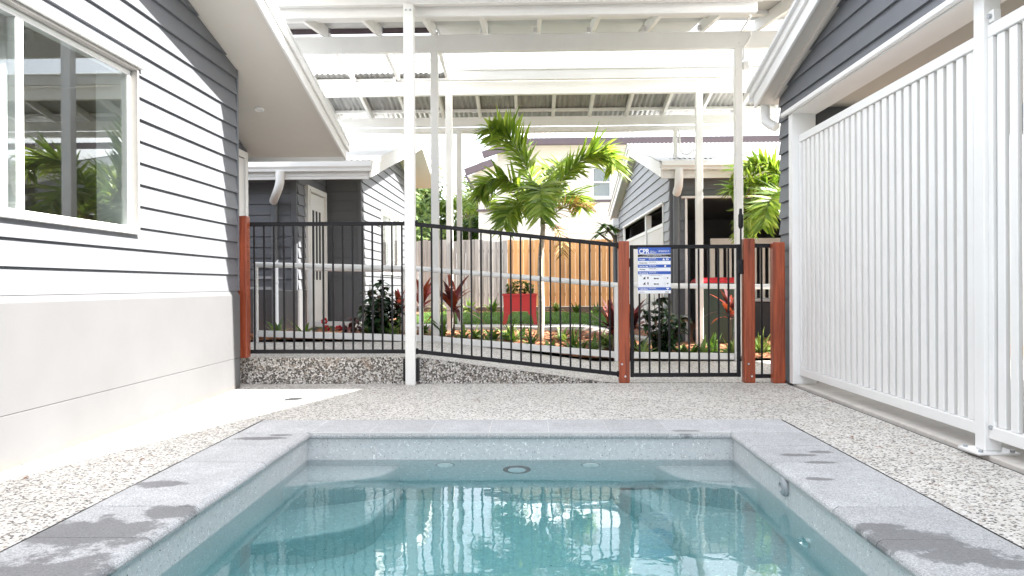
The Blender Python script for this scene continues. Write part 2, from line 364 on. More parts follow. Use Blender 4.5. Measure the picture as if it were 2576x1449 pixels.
class Fr:                        # a wall's own frame: u along the wall, z up, d outwards
    def __init__(s, ax, c, out):
        s.ax, s.c, s.out = ax, c, out
    def pt(s, u, z, d): return (s.c + s.out * d, u, z) if s.ax == 'x' else (u, s.c + s.out * d, z)
def clip(poly, a, b, c):
    out = []
    for i in range(len(poly)):
        p, q = poly[i], poly[(i + 1) % len(poly)]; fp, fq = a * p[0] + b * p[1] - c, a * q[0] + b * q[1] - c
        if fp <= 0: out.append(p)
        if (fp < 0 < fq) or (fq < 0 < fp):
            t = fp / (fp - fq); out.append((p[0] + (q[0] - p[0]) * t, p[1] + (q[1] - p[1]) * t))
    return out
def rects(u0, u1, z0, z1, ops):  # rectangle minus openings
    us = sorted({u0, u1} | {o[i] for o in ops for i in (0, 1) if u0 < o[i] < u1}); zs = sorted({z0, z1} | {o[i] for o in ops for i in (2, 3) if z0 < o[i] < z1}); out = []
    for zi in range(len(zs) - 1):
        run = None
        for ui in range(len(us) - 1):
            cu, cz = (us[ui] + us[ui + 1]) / 2, (zs[zi] + zs[zi + 1]) / 2
            hole = any(o[0] < cu < o[1] and o[2] < cz < o[3] for o in ops)
            if hole:
                if run: out.append(run); run = None
            else: run = (run[0] if run else us[ui], us[ui + 1], zs[zi], zs[zi + 1])
        if run: out.append(run)
    return out
def slab_poly(fr, poly, dback, dfront):
    n = len(poly); V = [fr.pt(u, z, dback) for u, z in poly] + [fr.pt(u, z, dfront(z)) for u, z in poly]
    Fc = [tuple(range(n)), tuple(range(2 * n - 1, n - 1, -1))] + [(i, n + i, n + (i + 1) % n, (i + 1) % n) for i in range(n)]
    return V, Fc
def boards(parent, fr, u0, u1, z0, z1, pitch, ops=(), clips=(), mat='board', name='weatherboard', thick=.025, jit=True):
    z = z0; k = 0
    while z < z1 - .01:
        zt = min(z + pitch, z1); parts = []
        j = random.uniform(-.0012, .0012) if jit else 0
        for r in rects(u0, u1, z, zt, list(ops)):
            poly = [(r[0], r[2]), (r[1], r[2]), (r[1], r[3]), (r[0], r[3])]
            for c in clips: poly = clip(poly, *c) if len(poly) > 2 else []
            if len(poly) > 2: parts.append(slab_poly(fr, poly, 0, lambda q, z=z: .004 + j + (thick - .004) * max(0, 1 - (q - z) / pitch)))
        groups = []
        for v_, f_ in parts:
            us_ = [q[1] if fr.ax == 'x' else q[0] for q in v_]; g = [min(us_), max(us_), [(v_, f_)]]
            for h in [h for h in groups if h[0] < g[1] + 1e-4 and g[0] < h[1] + 1e-4]:
                groups.remove(h); g = [min(g[0], h[0]), max(g[1], h[1]), g[2] + h[2]]
            groups.append(g)
        for g in groups: mk(name, *merge(g[2]), mat, parent)
        z += pitch; k += 1
def wallmesh(name, parent, fr, u0, u1, z0, z1, ops=(), clips=(), mat='board', depth=.12):
    parts = []
    for r in rects(u0, u1, z0, z1, list(ops)):
        poly = [(r[0], r[2]), (r[1], r[2]), (r[1], r[3]), (r[0], r[3])]
        for c in clips: poly = clip(poly, *c) if len(poly) > 2 else []
        if len(poly) > 2: parts.append(slab_poly(fr, poly, -depth, lambda q: -.001))
    return mk(name, *merge(parts), mat, parent)
def fbox(fr, u0, u1, z0, z1, d0, d1):
    a, b = fr.pt(u0, z0, d0), fr.pt(u1, z1, d1)
    return boxg([min(p, q) for p, q in zip(a, b)], [max(p, q) for p, q in zip(a, b)])
def fb(name, fr, u0, u1, z0, z1, d0, d1, mat, parent, bev=.003): return mk(name, *fbox(fr, u0, u1, z0, z1, d0, d1), mat, parent, bev=bev, segs=1)

# ------------------------------------------------------------------ the setting
WZ = -.167                        # water level
PX0, PX1, PY0, PY1 = -1.358, 1.205, .75, 4.675      # pool opening
CW = .445                         # coping width
def ring(name, xo0, xo1, yo0, yo1, xi0, xi1, yi0, yi1, z, mat):
    V = [(xo0, yo0, z), (xo1, yo0, z), (xo1, yo1, z), (xo0, yo1, z), (xi0, yi0, z), (xi1, yi0, z), (xi1, yi1, z), (xi0, yi1, z)]
    return struct(mk(name, V, [(0, 1, 5, 4), (1, 2, 6, 5), (2, 3, 7, 6), (3, 0, 4, 7)], mat, closed=False))
ring('ground', -400, 400, -300, 600, PX0 - .2, PX1 + .2, PY0 - .2, PY1 + .2, -.12, 'earth')
ring('pool_deck', -2.75, 2.30, -4, 7.06, PX0 - CW - .016, PX1 + CW + .016, PY0 - CW - .016, PY1 + CW + .016, 0, 'agg')
ring('deck_joint', PX0 - CW - .03, PX1 + CW + .03, PY0 - CW - .03, PY1 + CW + .03, PX0 - CW + .05, PX1 + CW - .05, PY0 - CW + .05, PY1 + CW - .05, -.010, 'gasket')
def walk(x):
    if x < -1.05: return .245
    if x < .75: return .245 * (.75 - x) / 1.8
    return .004
xs = [-4.6, -1.05, .75, 6.5]
V = []
for x in xs: V += [(x, 7.045, walk(x)), (x, 9.03, walk(x)), (x, 7.045, -.1), (x, 9.03, -.1)]
Fc = []
for i in range(3):
    a, b = i * 4, i * 4 + 4; Fc += [(a, b, b + 1, a + 1), (a + 2, b + 2, b, a), (a + 1, b + 1, b + 3, a + 3)]
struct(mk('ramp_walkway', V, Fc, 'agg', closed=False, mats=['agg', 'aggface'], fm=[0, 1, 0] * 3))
struct(box('carport_slab', (2.325, -4, -.1), (6.2, 7.06, .022), 'concrete', bev=.006))
struct(box('slab_edge_joint', (2.30, -4, -.1), (2.325, 7.045, -.006), 'gasket', bev=0))
def sm(t): t = max(0, min(1, t)); return t * t * (3 - 2 * t)
def gz(x, y):
    w = walk(x) + .03; top = .27 - .20 * sm((x - .7) / 1.1)
    h = w + (top - w) * sm((y - 9.05) / 1.4)
    return h + .02 * mnoise.noise((x * 2, y * 2, 3)) * (1 if y < 12 else 0)
def terrain(name, x0, x1, y0, y1, nx, ny, fz, mat):
    V = [(x0 + (x1 - x0) * i / nx, y0 + (y1 - y0) * j / ny, 0) for j in range(ny + 1) for i in range(nx + 1)]
    V = [(x, y, fz(x, y)) for x, y, _ in V]
    Fc = [(j * (nx + 1) + i, j * (nx + 1) + i + 1, (j + 1) * (nx + 1) + i + 1, (j + 1) * (nx + 1) + i) for j in range(ny) for i in range(nx)]
    return struct(mk(name, V, Fc, mat, closed=False, smooth=True))
terrain('garden_bed', -7, 6.5, 9.03, 18.7, 90, 64, lambda x, y: gz(x, y) if y < 13 else gz(x, 13), 'soil')
def strip(name, pts, w, lift, mat):
    V, Fc = [], []
    for i, (x, y) in enumerate(pts):
        V += [(x, y - w / 2, gz(x, y) + lift), (x, y + w / 2, gz(x, y) + lift), (x, y - w / 2, gz(x, y) - .1), (x, y + w / 2, gz(x, y) - .1)]
    for i in range(len(pts) - 1):
        a, b = 4 * i, 4 * i + 4; Fc += [(a, b, b + 1, a + 1), (a + 2, b + 2, b, a), (a + 1, b + 1, b + 3, a + 3)]
    return struct(mk(name, V, Fc, mat, closed=False))
strip('garden_path', [(-2.6 + i * .2, 11.25 + .12 * math.sin(i * .35)) for i in range(24)], .75, .045, 'path')
terrain('lawn', -2.4, 1.7, 11.75, 17.2, 30, 30, lambda x, y: max(gz(x, min(y, 13)), .24) + .035, 'lawn')
struct(box('driveway', (1.9, 10.4, -.1), (6.4, 15, .055), 'path', bev=0))

# ------------------------------------------------------------------ plunge pool
pool = thing('plunge_pool', 'sunken grey plunge pool with stone coping and pale underwater corner steps', 'pool', (-.08, 2.7, -1.3))
sx0, sx1, sy0, sy1 = PX0 - .02, PX1 + .02, PY0 - .02, PY1 + .02
FZ = -1.10
def shell():
    V, Fc = [], []
    prof = [(0, -.034), (0, -.9), (.03, -1.0), (.10, -1.07), (.2, FZ)]
    for ins, z in prof: V += [(sx0 + ins, sy0 + ins, z), (sx1 - ins, sy0 + ins, z), (sx1 - ins, sy1 - ins, z), (sx0 + ins, sy1 - ins, z)]
    for i in range(len(prof) - 1):
        for k in range(4): Fc.append((i * 4 + k, i * 4 + (k + 1) % 4, i * 4 + 4 + (k + 1) % 4, i * 4 + 4 + k))
    n = (len(prof) - 1) * 4; Fc.append((n, n + 1, n + 2, n + 3)); return V, Fc
mk('shell', *shell(), 'shell', pool, closed=False)
def rounded(poly, rads, n=6):
    out = []
    for i, p in enumerate(poly):
        r = rads[i]; p = Vector(p)
        if r <= 0: out.append(tuple(p)); continue
        a = Vector(poly[i - 1]) - p; b = Vector(poly[(i + 1) % len(poly)]) - p
        r1 = min(r, a.length * .49, b.length * .49); s, e = p + a.normalized() * r1, p + b.normalized() * r1
        for k in range(n + 1):
            t = k / n; out.append(tuple((1 - t) ** 2 * s + 2 * t * (1 - t) * p + t * t * e))
    return out
def step(poly, z):
    V, Fc = prismg(poly, 'z', FZ - .05, z); n = len(poly)
    o = mk('step', V, Fc, 'shell', pool); b = bmesh.new(); b.from_mesh(o.data)
    ed = [e for e in b.edges if all(abs(v.co.z + pool.location.z - z) < 1e-3 for v in e.verts)]
    bmesh.ops.bevel(b, geom=ed, offset=.035, segments=3, affect='EDGES', profile=.5); b.to_mesh(o.data); b.free(); smooth_by_angle(o, 35)
L0, Rr, Fy = sx0 - .05, sx1 + .05, sy1 + .05
step(rounded([(L0, Fy), (-.80, Fy), (-.86, 4.44), (L0, 4.20)], [0, 0, .16, 0]), -.325)
step(rounded([(L0, Fy - .1), (-.80, Fy - .1), (-.85, 3.98), (L0, 3.70)], [0, 0, .2, 0]), -.76)
step(rounded([(Rr, Fy), (.74, Fy), (.86, 4.36), (Rr, 4.18)], [0, 0, .16, 0]), -.325)
step(rounded([(Rr, Fy - .1), (.50, Fy - .1), (.72, 4.20), (.78, 3.5), (.80, 1.4), (Rr, 1.2)], [0, 0, .2, .1, .1, 0]), -.76)
step(rounded([(L0, 2.7), (-.95, 2.5), (-.95, 1.2), (L0, 1.0)], [0, .2, .2, 0]), -.76)
def coping_mesh(length):         # one stone lying along +x, pool side at y=0 with a rounded nose, out to y=CW
    prof = [(.0, -.018), (.004, -.008), (.012, -.001), (.024, .004), (CW, .004), (CW, -.036), (.012, -.036), (.002, -.03)]
    V, Fc = prismg(prof, 'x', .0025, length - .0025)
    me = bpy.data.meshes.new('coping_stone'); me.from_pydata(V, [], Fc); me.materials.append(MT['coping'])
    b = bmesh.new(); b.from_mesh(me); bmesh.ops.recalc_face_normals(b, faces=b.faces); b.to_mesh(me); b.free(); return me
def coping_run(length, n, org, ang):
    me = coping_mesh(length / n)
    for i in range(n):
        p = Vector(org) + Vector((math.cos(ang), math.sin(ang), 0)) * (length / n * i)
        piece('coping_stone', me, p + Vector((0, 0, random.uniform(-.0008, .0008))), pool, (0, 0, ang))
coping_run(PX1 - PX0, 7, (PX0, PY1, 0), 0)
coping_run(PX1 - PX0, 7, (PX1, PY0, 0), math.pi)
ln = PY1 - PY0
coping_run(ln, 10, (PX0, PY0, 0), math.pi / 2)
coping_run(ln, 10, (PX1, PY1, 0), -math.pi / 2)
for (x, y) in ((PX0 - CW, PY1), (PX1, PY1), (PX0 - CW, PY0 - CW), (PX1, PY0 - CW)):
    box('coping_stone', (x + .0025, y + .0025, -.036), (x + CW - .0025, y + CW - .0025, .004), 'coping', pool, bev=.002)
V = []
g = .006; mk('grout_bed', *merge([boxg((PX0 - CW + g, PY1 + g, -.03), (PX1 + CW - g, PY1 + CW - g, .0025)), boxg((PX0 - CW + g, PY0 - CW + g, -.031), (PX1 + CW - g, PY0 - g, .0022)),
     boxg((PX0 - CW + g, PY0, -.03), (PX0 - .03, PY1, .0024)), boxg((PX1 + .03, PY0, -.03), (PX1 + CW - g, PY1, .0024))]), 'grout', pool)
def jet(x, z, mat, r=.042):
    disc('spa_jet', (x, sy1 - .006, z), (0, -1, 0), r, .012, mat, pool, [(r, 0), (r, .008), (r * .8, .014), (r * .35, .014), (r * .3, .004), (0, .004)])
MT['jetwhite'] = simple('jet_white', (.93, .93, .93), .3, .01, 5)
for x in (-.53, .36):
    disc('jet_ring', (x, sy1, -.295), (0, -1, 0), .062, .006, 'greyplastic', pool); jet(x, -.295, 'jetwhite', .05)
lt = disc('pool_light', (-.09, sy1, -.40), (0, -1, 0), .085, .012, 'gasket', pool, [(.085, 0), (.085, .01), (.07, .016), (0, .016)])
disc('lens', (-.09, sy1 - .014, -.40), (0, -1, 0), .055, .01, 'signwhite', lt)
disc('suction_cover', (sx1, 3.72, -.075), (-1, 0, 0), .045, .03, 'greyplastic', pool, [(.045, 0), (.047, .012), (.04, .024), (.022, .03), (.016, .02), (0, .02)])
disc('wall_jet', (sx1, 3.46, -.44), (-1, 0, 0), .055, .03, 'chrome', pool, [(.055, 0), (.055, .01), (.044, .022), (.026, .026), (.022, .012), (0, .012)])
disc('wall_jet', (sx1, 2.2, -.40), (-1, 0, 0), .055, .03, 'chrome', pool, [(.055, 0), (.055, .01), (.044, .022), (.026, .026), (.022, .012), (0, .012)])
# the water: a closed body of which only the surface shows; its sides run inside the shell's walls
nx, ny = 2, 2
wv, wf = boxg((sx0 - .01, sy0 - .01, FZ - .1), (sx1 + .01, sy1 + .01, WZ))
struct(mk('water', wv, wf, 'water'))
dr = thing('floor_drain', 'small round metal floor drain in the sunlit deck', 'drain', at('z', .002, 738, 1005))
c = wloc(dr)
disc('rim', c, (0, 0, 1), .085, .005, 'greyplastic', dr, [(.085, 0), (.085, .004), (.072, .004), (.072, .001), (0, .001)])
for i in range(-4, 5):
    w = math.sqrt(.07 ** 2 - (i * .015) ** 2); box('bar', (c.x + i * .015 - .004, c.y - w, c.z + .001), (c.x + i * .015 + .004, c.y + w, c.z + .005), 'gasket', dr, bev=0)

# ------------------------------------------------------------------ near house on the left
def window(parent, fr, u0, u1, z0, z1, sashes, frame='white', fw=.05, depth=.07, sill=True, hood=False, out=.03, sash_d=.006, reveal=0, s=.022, pd_=.024):
    w = fb('window', fr, u0, u1, z1 - fw, z1, -depth, out, frame, parent)      # head of the frame; the rest hangs below it
    fb('frame', fr, u0, u1, z0, z0 + fw, -depth, out - .001, frame, w)
    fb('frame', fr, u0, u0 + fw, z0 + fw, z1 - fw, -depth, out - .002, frame, w)
    fb('frame', fr, u1 - fw, u1, z0 + fw, z1 - fw, -depth, out - .002, frame, w)
    if reveal:
        t = .02; e = .001
        for r in ((u0 - t, u1 + t, z1 + e, z1 + t), (u0 - t, u0 - e, z0 - e, z1 + e), (u1 + e, u1 + t, z0 - e, z1 + e)): fb('reveal', fr, *r, -depth, reveal, 'reveal', w, bev=.002)
    n = len(sashes) - 1
    for i in range(1, n): fb('mullion', fr, sashes[i] - max(fw * .6, .03), sashes[i] + max(fw * .6, .03), z0 + fw, z1 - fw, -depth, out - .006, frame, w)
    for i in range(n):
        a = sashes[i] + (fw if i == 0 else fw * .6); b = sashes[i + 1] - (fw if i == n - 1 else fw * .6)
        o = mk('sash', *merge([fbox(fr, a, b, z0 + fw, z0 + fw + s, sash_d - .051, sash_d), fbox(fr, a, b, z1 - fw - s, z1 - fw, sash_d - .051, sash_d), fbox(fr, a, a + s, z0 + fw + s, z1 - fw - s, sash_d - .051, sash_d - .001), fbox(fr, b - s, b, z0 + fw + s, z1 - fw - s, sash_d - .051, sash_d - .001)]), frame, w)
        mk('pane', *fbox(fr, a + s - .003, b - s + .003, z0 + fw + s - .003, z1 - fw - s + .003, sash_d - pd_ - .004, sash_d - pd_), 'glass', w)
    if sill: fb('sill', fr, u0 - .022, u1 + .022, z0 - .022, z0 - .002, -.02, max(out, reveal) + .02, frame, w)
    if hood: zf = z1 + (.022 if reveal else .002); fb('head_flashing', fr, u0 - .03, u1 + .07, zf, zf + .01, -.005, max(out, reveal) + .025, frame, w)
    return w
def curtain(name, parent, fr, u0, u1, z0, z1, d, mat='cloth', amp=.018, wl=.075):
    n = int((u1 - u0) / .008); V = []
    for i in range(n + 1):
        u = u0 + (u1 - u0) * i / n; a = amp * math.sin(2 * math.pi * u / wl + .6 * math.sin(u * 9))
        V += [fr.pt(u, z0, d + a), fr.pt(u, z1, d + a * .7)]
    return mk(name, V, [(2 * i, 2 * i + 2, 2 * i + 3, 2 * i + 1) for i in range(n)], mat, parent, smooth=True, closed=False)
def gutterg(x0, x1, y, z, out, h=.11, w=.115):   # quad gutter running along x, back at y, top at z, facing out (-1 towards the camera)
    o = out; prof = [(y, z - .01), (y, z - h), (y + o * w * .75, z - h), (y + o * w * .82, z - h * .75), (y + o * w, z - h * .55), (y + o * w, z), (y + o * (w - .012), z), (y + o * (w - .012), z - h * .5), (y + o * w * .7, z - h + .012), (y + o * .01, z - h + .012), (y + o * .01, z - .01)]
    return prismg(prof, 'x', x0, x1)

SL = .265
LX = -2.63
lh = thing('house', 'slate weatherboard house with big white window, sunlit at left of pool', 'house', (-5.3, 1, 0))
fL = Fr('x', LX - .021, 1)
def lsof(y): return 4.678 - SL * y          # soffit height over y
LR = 1.0                                     # ridge
WIN = (2.80, 5.09, 1.255, 2.37)
cl = [(SL, 1, 4.678 + .05), (-SL, 1, 4.678 + .05 - 2 * SL * LR)]
wallmesh('wall', lh, fL, -5.2, 6.86, -.1, 4.5, [WIN], cl)
boards(lh, fL, -5.2, 6.85, .865, 4.45, .1468, [WIN], [(SL, 1, 4.678 - .004), (-SL, 1, 4.678 - 2 * SL * LR)])
fb('corner_stop', fL, 6.842, 6.868, .865, lsof(6.87) - .002, -.01, .026, 'board', lh)
# rendered base: two courses of panels with a fine joint and a chamfered top
xb = -2.60
prism('base_panel', [(xb, -.1), (xb, .268), (LX - .02, .268), (LX - .02, -.1)], 'y', -5.2, 6.80, 'base', lh, bev=.003)
prism('base_panel', [(xb, .272), (xb, .825), (xb - .022, .862), (LX - .025, .862), (LX - .025, .272)], 'y', -5.2, 6.80, 'base', lh)
wallmesh('wall', lh, Fr('y', 6.86, 1), -8, LX - .022, -.1, 2.9, (), (), 'board', .1)
fR = Fr('x', -3.16, 1)
DOOR = (7.35, 8.33, .25, 2.33)
wallmesh('wall', lh, fR, 6.86, 8.5, -.1, 2.5, (), [(SL, 1, 4.7)])
boards(lh, fR, 6.88, 8.49, .25, 2.5, .1468, [(DOOR[0] - .07, DOOR[1] + .07, 0, 2.38)], [(SL, 1, 4.66)])
dm = fb('side_door', fR, DOOR[0], DOOR[1], DOOR[2], DOOR[3] - .03, 0, .03, 'white', lh)
mk('architrave', *merge([fbox(fR, DOOR[0] - .07, DOOR[0], .25, 2.38, 0, .05), fbox(fR, DOOR[1], DOOR[1] + .07, .25, 2.38, 0, .05), fbox(fR, DOOR[0], DOOR[1], 2.31, 2.38, 0, .049)]), 'white', dm)
wallmesh('wall', lh, Fr('y', 8.5, 1), -8, -3.161, -.1, 2.4, (), (), 'board', .1)
wallmesh('wall', lh, Fr('x', -8, -1), -5.2, 8.5, -.1, 3.2, (), [(SL, 1, 4.7)], 'board', .1)
window(lh, fL, WIN[0] + .021, WIN[1] - .021, WIN[2] + .022, WIN[3] - .021, [WIN[0] + .021, 3.96, WIN[1] - .021], hood=True, depth=.06, out=-.012, fw=.016, sash_d=-.016, reveal=.034, s=.018, pd_=.004)
curtain('curtain', lh, fL, 3.86, 4.20, 1.2, 2.4, -.24)
curtain('curtain', lh, fL, 5.16, 5.62, 1.2, 2.4, -.2)
fb('jamb_liner', fL, 5.048, 5.068, WIN[2] + .02, WIN[3] - .02, -.24, -.062, 'white', lh)
V, Fc = boxg((-6.2, -1.5, .3), (LX - .16, 6.5, 2.62)); o = mk('room', V, Fc[:3] + Fc[4:], 'room', lh, closed=False)     # open towards the window
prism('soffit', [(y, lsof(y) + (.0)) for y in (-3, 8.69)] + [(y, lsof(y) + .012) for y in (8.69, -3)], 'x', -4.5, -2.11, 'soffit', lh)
def rake(parent, y0, y1, zf, x, h, t, mat='white', name='barge_board', lo=-.03):
    return prism(name, [(y0, zf(y0) + lo), (y1, zf(y1) + lo), (y1, zf(y1) + lo + h), (y0, zf(y0) + lo + h)], 'x', x, x + t, mat, parent, bev=.003)
rake(lh, LR, 8.70, lsof, -2.11, .15, .022)
rake(lh, LR, 8.74, lsof, -2.086, .075, .022, 'white', 'barge_capping', .075)
for (ya, yb) in ((LR, 8.76), (LR, -6.6)):
    za, zb = lsof(LR) + .15, lsof(LR) + .15 - SL * abs(yb - LR)
    prism('roof', [(ya, za), (yb, zb), (yb, zb + .03), (ya, za + .03)], 'x', -8.4, -2.06, 'roof', lh)
prism('soffit', [(LR, lsof(LR)), (-6.5, lsof(LR) - SL * (6.5 + LR)), (-6.5, lsof(LR) - SL * (6.5 + LR) + .012), (LR, lsof(LR) + .012)], 'x', -8.3, -2.1, 'soffit', lh)
box('eave_fascia', (-8.3, 8.69, 2.33), (-2.1, 8.71, 2.5), 'white', lh)
p = Vector((-2.60, 7, 0))
for k in range(400):
    yy = 6 + k * .006; q = at('y', yy, 652, 275)
    if q.z >= lsof(yy): p = q; break
    p = q
nrm = Vector((0, -SL, -1)).normalized()
disc('soffit_downlight', p + nrm * .0005, nrm, .045, .01, 'white', lh, [(.048, 0), (.048, .006), (.038, .011), (.034, .006), (0, .006)])

# ------------------------------------------------------------------ near house on the right: carport with slat screens
RX = 2.30; SR = .262
rh = thing('carport', 'slate weatherboard carport gable at right with wide white lined opening', 'carport', (4.2, 2, 0))
fRt = Fr('x', RX + .021, -1)
RY1 = 7.15
def rsof(y): return 2.615 + SR * (RY1 - y)
RR = 1.2
OP = (-2.6, 6.86, -.2, 2.405)
clr = [(SR, 1, 2.615 + SR * RY1 + .05), (-SR, 1, 2.615 + SR * RY1 + .05 - 2 * SR * RR)]
wallmesh('wall', rh, fRt, -5, RY1 - .01, -.1, 4.3, [OP], clr, depth=.13)
boards(rh, fRt, -5, RY1, .03, 4.3, .1468, [(OP[0], OP[1], -.2, OP[3] + .03)], [(SR, 1, 2.615 + SR * RY1 - .003), (-SR, 1, 2.615 + SR * RY1 - 2 * SR * RR)])
wallmesh('wall', rh, Fr('y', RY1 - .02, 1), RX + .022, 6.0, -.1, 2.6, [(2.75, 5.7, -.2, 2.25)], (), 'board', .1)
box('jamb_lining', (2.292, 6.775, .022), (2.50, 6.862, 2.405), 'white', rh)
box('header_lining', (2.292, -2.6, 2.388), (2.52, 6.862, 2.412), 'white', rh)
box('header_trim', (2.258, -2.6, 2.392), (2.291, 6.98, 2.436), 'white', rh, bev=.008)
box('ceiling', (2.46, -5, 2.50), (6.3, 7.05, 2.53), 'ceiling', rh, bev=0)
box('side_wall', (6.0, -5, .022), (6.04, 7.05, 2.499), 'board', rh)
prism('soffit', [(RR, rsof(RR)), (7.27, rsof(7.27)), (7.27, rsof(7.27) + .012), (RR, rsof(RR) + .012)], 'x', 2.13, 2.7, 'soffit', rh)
rake(rh, RR, 7.28, rsof, 2.11, .15, .022)
rake(rh, RR, 7.31, rsof, 2.085, .075, .024, 'white', 'barge_capping', .085)
rake(rh, RR, 7.15, rsof, 2.245, .045, .03, 'soffit', 'soffit_bead', -.03)
for (ya, yb) in ((RR, 7.34), (RR, -5.4)):
    za, zb = rsof(RR) + .15, rsof(RR) + .15 - SR * abs(yb - RR)
    prism('roof', [(ya, za), (yb, zb), (yb, zb + .03), (ya, za + .03)], 'x', 2.055, 6.6, 'roof', rh)
prism('gable_wall', [(-5, 2.53), (7.13, 2.53), (7.13, rsof(7.13) + .1), (RR, rsof(RR) + .1), (-5, rsof(RR) + .1 - SR * (RR + 5))], 'x', 6.05, 6.15, 'board', rh)
mk('eave_gutter', *gutterg(2.1, 6.6, 7.30, rsof(7.3) + .15, 1), 'white', rh)
tube('gutter_outlet', [(2.235, 7.33, 2.62), (2.235, 7.33, 2.50), (2.235, 7.32, 2.44), (2.26, 7.27, 2.40), (2.30, 7.22, 2.36)], .045, 'white', rh)

def slat_screen(label, y0, y1, n, z0, z1, x=2.375):
    t = thing('slat_screen', label, 'screen', (x, (y0 + y1) / 2, .022), 'white slat screens of the carport')
    box('top_rail', (x - .025, y0, z1 - .065), (x + .025, y1, z1), 'white', t, bev=.004)
    box('bottom_rail', (x - .025, y0, z0), (x + .025, y1, z0 + .065), 'white', t, bev=.004)
    for yy in (y0, y1 - .04): box('stile', (x - .024, yy, z0 + .066), (x + .024, yy + .04, z1 - .066), 'white', t, bev=.003)
    p = (y1 - y0 - .08) / n
    V, Fc = boxg((-.013, -.031, z0 + .066), (.013, .031, z1 - .066))
    me = bpy.data.meshes.new('slat'); me.from_pydata(V, [], Fc); me.materials.append(MT['white'])
    b = bmesh.new(); b.from_mesh(me); bmesh.ops.bevel(b, geom=list(b.edges), offset=.003, segments=1, affect='EDGES'); b.to_mesh(me); b.free()
    for i in range(n): piece('slat', me, (x + random.uniform(-.0008, .0008), y0 + .04 + p * (i + .5), 0), t)
    return t
slat_screen('long white vertical slat screen between timber gate posts and white screen post', 4.09, 6.77, 26, .10, 2.20)
slat_screen('white slat screen cut off by the right edge of the picture', 1.3, 4.0, 26, .10, 2.22)
sp = thing('screen_post', 'square white steel post on bolted base plate between the slat screens', 'post', (2.375, 4.045, .022))
box('shaft', (2.33, 4.0, .034), (2.42, 4.09, 2.39), 'white', sp, bev=.005)
box('base_plate', (2.27, 3.95, .022), (2.48, 4.14, .034), 'white', sp, bev=.002)
for (x, y) in ((2.295, 3.975), (2.455, 3.975), (2.455, 4.115), (2.295, 4.115)): disc('bolt', (x, y, .034), (0, 0, 1), .011, .012, 'greyplastic', sp)
for z in (.16, 2.26):
    box('bracket', (2.355, 3.955, z - .03), (2.395, 4.0, z + .03), 'white', sp, bev=.003); disc('bolt', (2.355, 3.978, z), (-1, 0, 0), .012, .014, 'greyplastic', sp)

# ------------------------------------------------------------------ left cottage behind the ramp
CX = -2.66; CBX = -2.09
co = thing('cottage', 'slate cottage at left with porch door, its white sunlit gable facing right', 'cottage', (-5.5, 13, .2))
SC = .255
def csof(y): return 2.365 + SC * (y - 10.05) if y <= 14.9 else 2.365 + SC * (14.9 - 10.05) - SC * (y - 14.9)
f1 = Fr('y', 10.5, -1); P1 = -3.22
wallmesh('wall', co, f1, -8.5, P1, -.1, 2.6)
boards(co, f1, -8.5, P1 - .07, .86, 2.5, .1475)
fb('corner_board', f1, P1 - .07, P1 + .012, .86, 2.5, 0, .03, 'board', co)
fb('base_panel', f1, -8.5, P1 + .03, -.1, .855, 0, .045, 'base', co)
f2 = Fr('x', P1, 1); YB = 12.0
D2 = (10.95, 11.78, .3, 2.26)
wallmesh('wall', co, f2, 10.5, YB, -.1, 2.7)
boards(co, f2, 10.53, YB, .86, 2.6, .1475, [(D2[0] - .09, D2[1] + .09, 0, D2[3] + .09)])
fb('base_panel', f2, 10.47, D2[0] - .09, -.1, .855, 0, .03, 'base', co)
d = fb('front_door', f2, D2[0], D2[1], D2[2], D2[3], .005, .035, 'white', co)
mk('architrave', *merge([fbox(f2, D2[0] - .09, D2[0], .25, D2[3] + .09, 0, .06), fbox(f2, D2[1], D2[1] + .09, .25, D2[3] + .09, 0, .06), fbox(f2, D2[0], D2[1], D2[3] + .01, D2[3] + .09, 0, .059)]), 'white', d)
mk('inner_moulding', *merge([fbox(f2, D2[0] - .03, D2[0] - .002, .25, D2[3] + .03, .0601, .075), fbox(f2, D2[1] + .002, D2[1] + .03, .25, D2[3] + .03, .0601, .075), fbox(f2, D2[0] - .002, D2[1] + .002, D2[3] + .012, D2[3] + .04, .0601, .0745)]), 'white', d)
for i in range(3):
    a = D2[0] + .2 + i * .17; fb('door_pane', f2, a, a + .09, 1.0, 2.02, .0355, .039, 'gasket', d)
f3 = Fr('y', YB, -1)
wallmesh('wall', co, f3, P1, CX, -.1, 2.75)
boards(co, f3, P1 + .03, CX - .04, .33, 2.62, .1475)
fb('corner_board', f3, CX - .045, CX + .012, .33, 2.7, 0, .03, 'board', co)
fb('entry_panel', f3, P1 + .06, CX + .02, .3, 1.0, .031, .05, 'downpipe', co)
f4 = Fr('x', CX, 1)
W2 = (13.55, 15.75, 1.13, 2.26)
ccl = [(-SC, 1, 2.365 - SC * 10.05), (SC, 1, 2.365 + SC * (14.9 - 10.05) + SC * 14.9)]
wallmesh('wall', co, f4, YB, 16.3, -.1, 4, [W2], ccl)
boards(co, f4, YB + .03, 16.3, .33, 4, .1475, [W2], ccl)
window(co, f4, *W2, [W2[0], 14.65, W2[1]], hood=True)
curtain('blind', co, f4, 14.7, 15.7, 1.13, 2.26, -.12, 'cloth', .002, .3)
V, Fc = boxg((-6.5, 12.4, .3), (CX - .15, 16.1, 2.6)); mk('room', V, Fc[:3] + Fc[4:], 'room', co, closed=False)
wallmesh('wall', co, Fr('y', 16.3, 1), -8.5, CX - .01, -.1, 2.8)
prism('soffit', [(10.05, csof(10.05)), (14.9, csof(14.9)), (14.9, csof(14.9) + .012), (10.05, csof(10.05) + .012)], 'x', -8.6, CBX - .02, 'soffit', co)
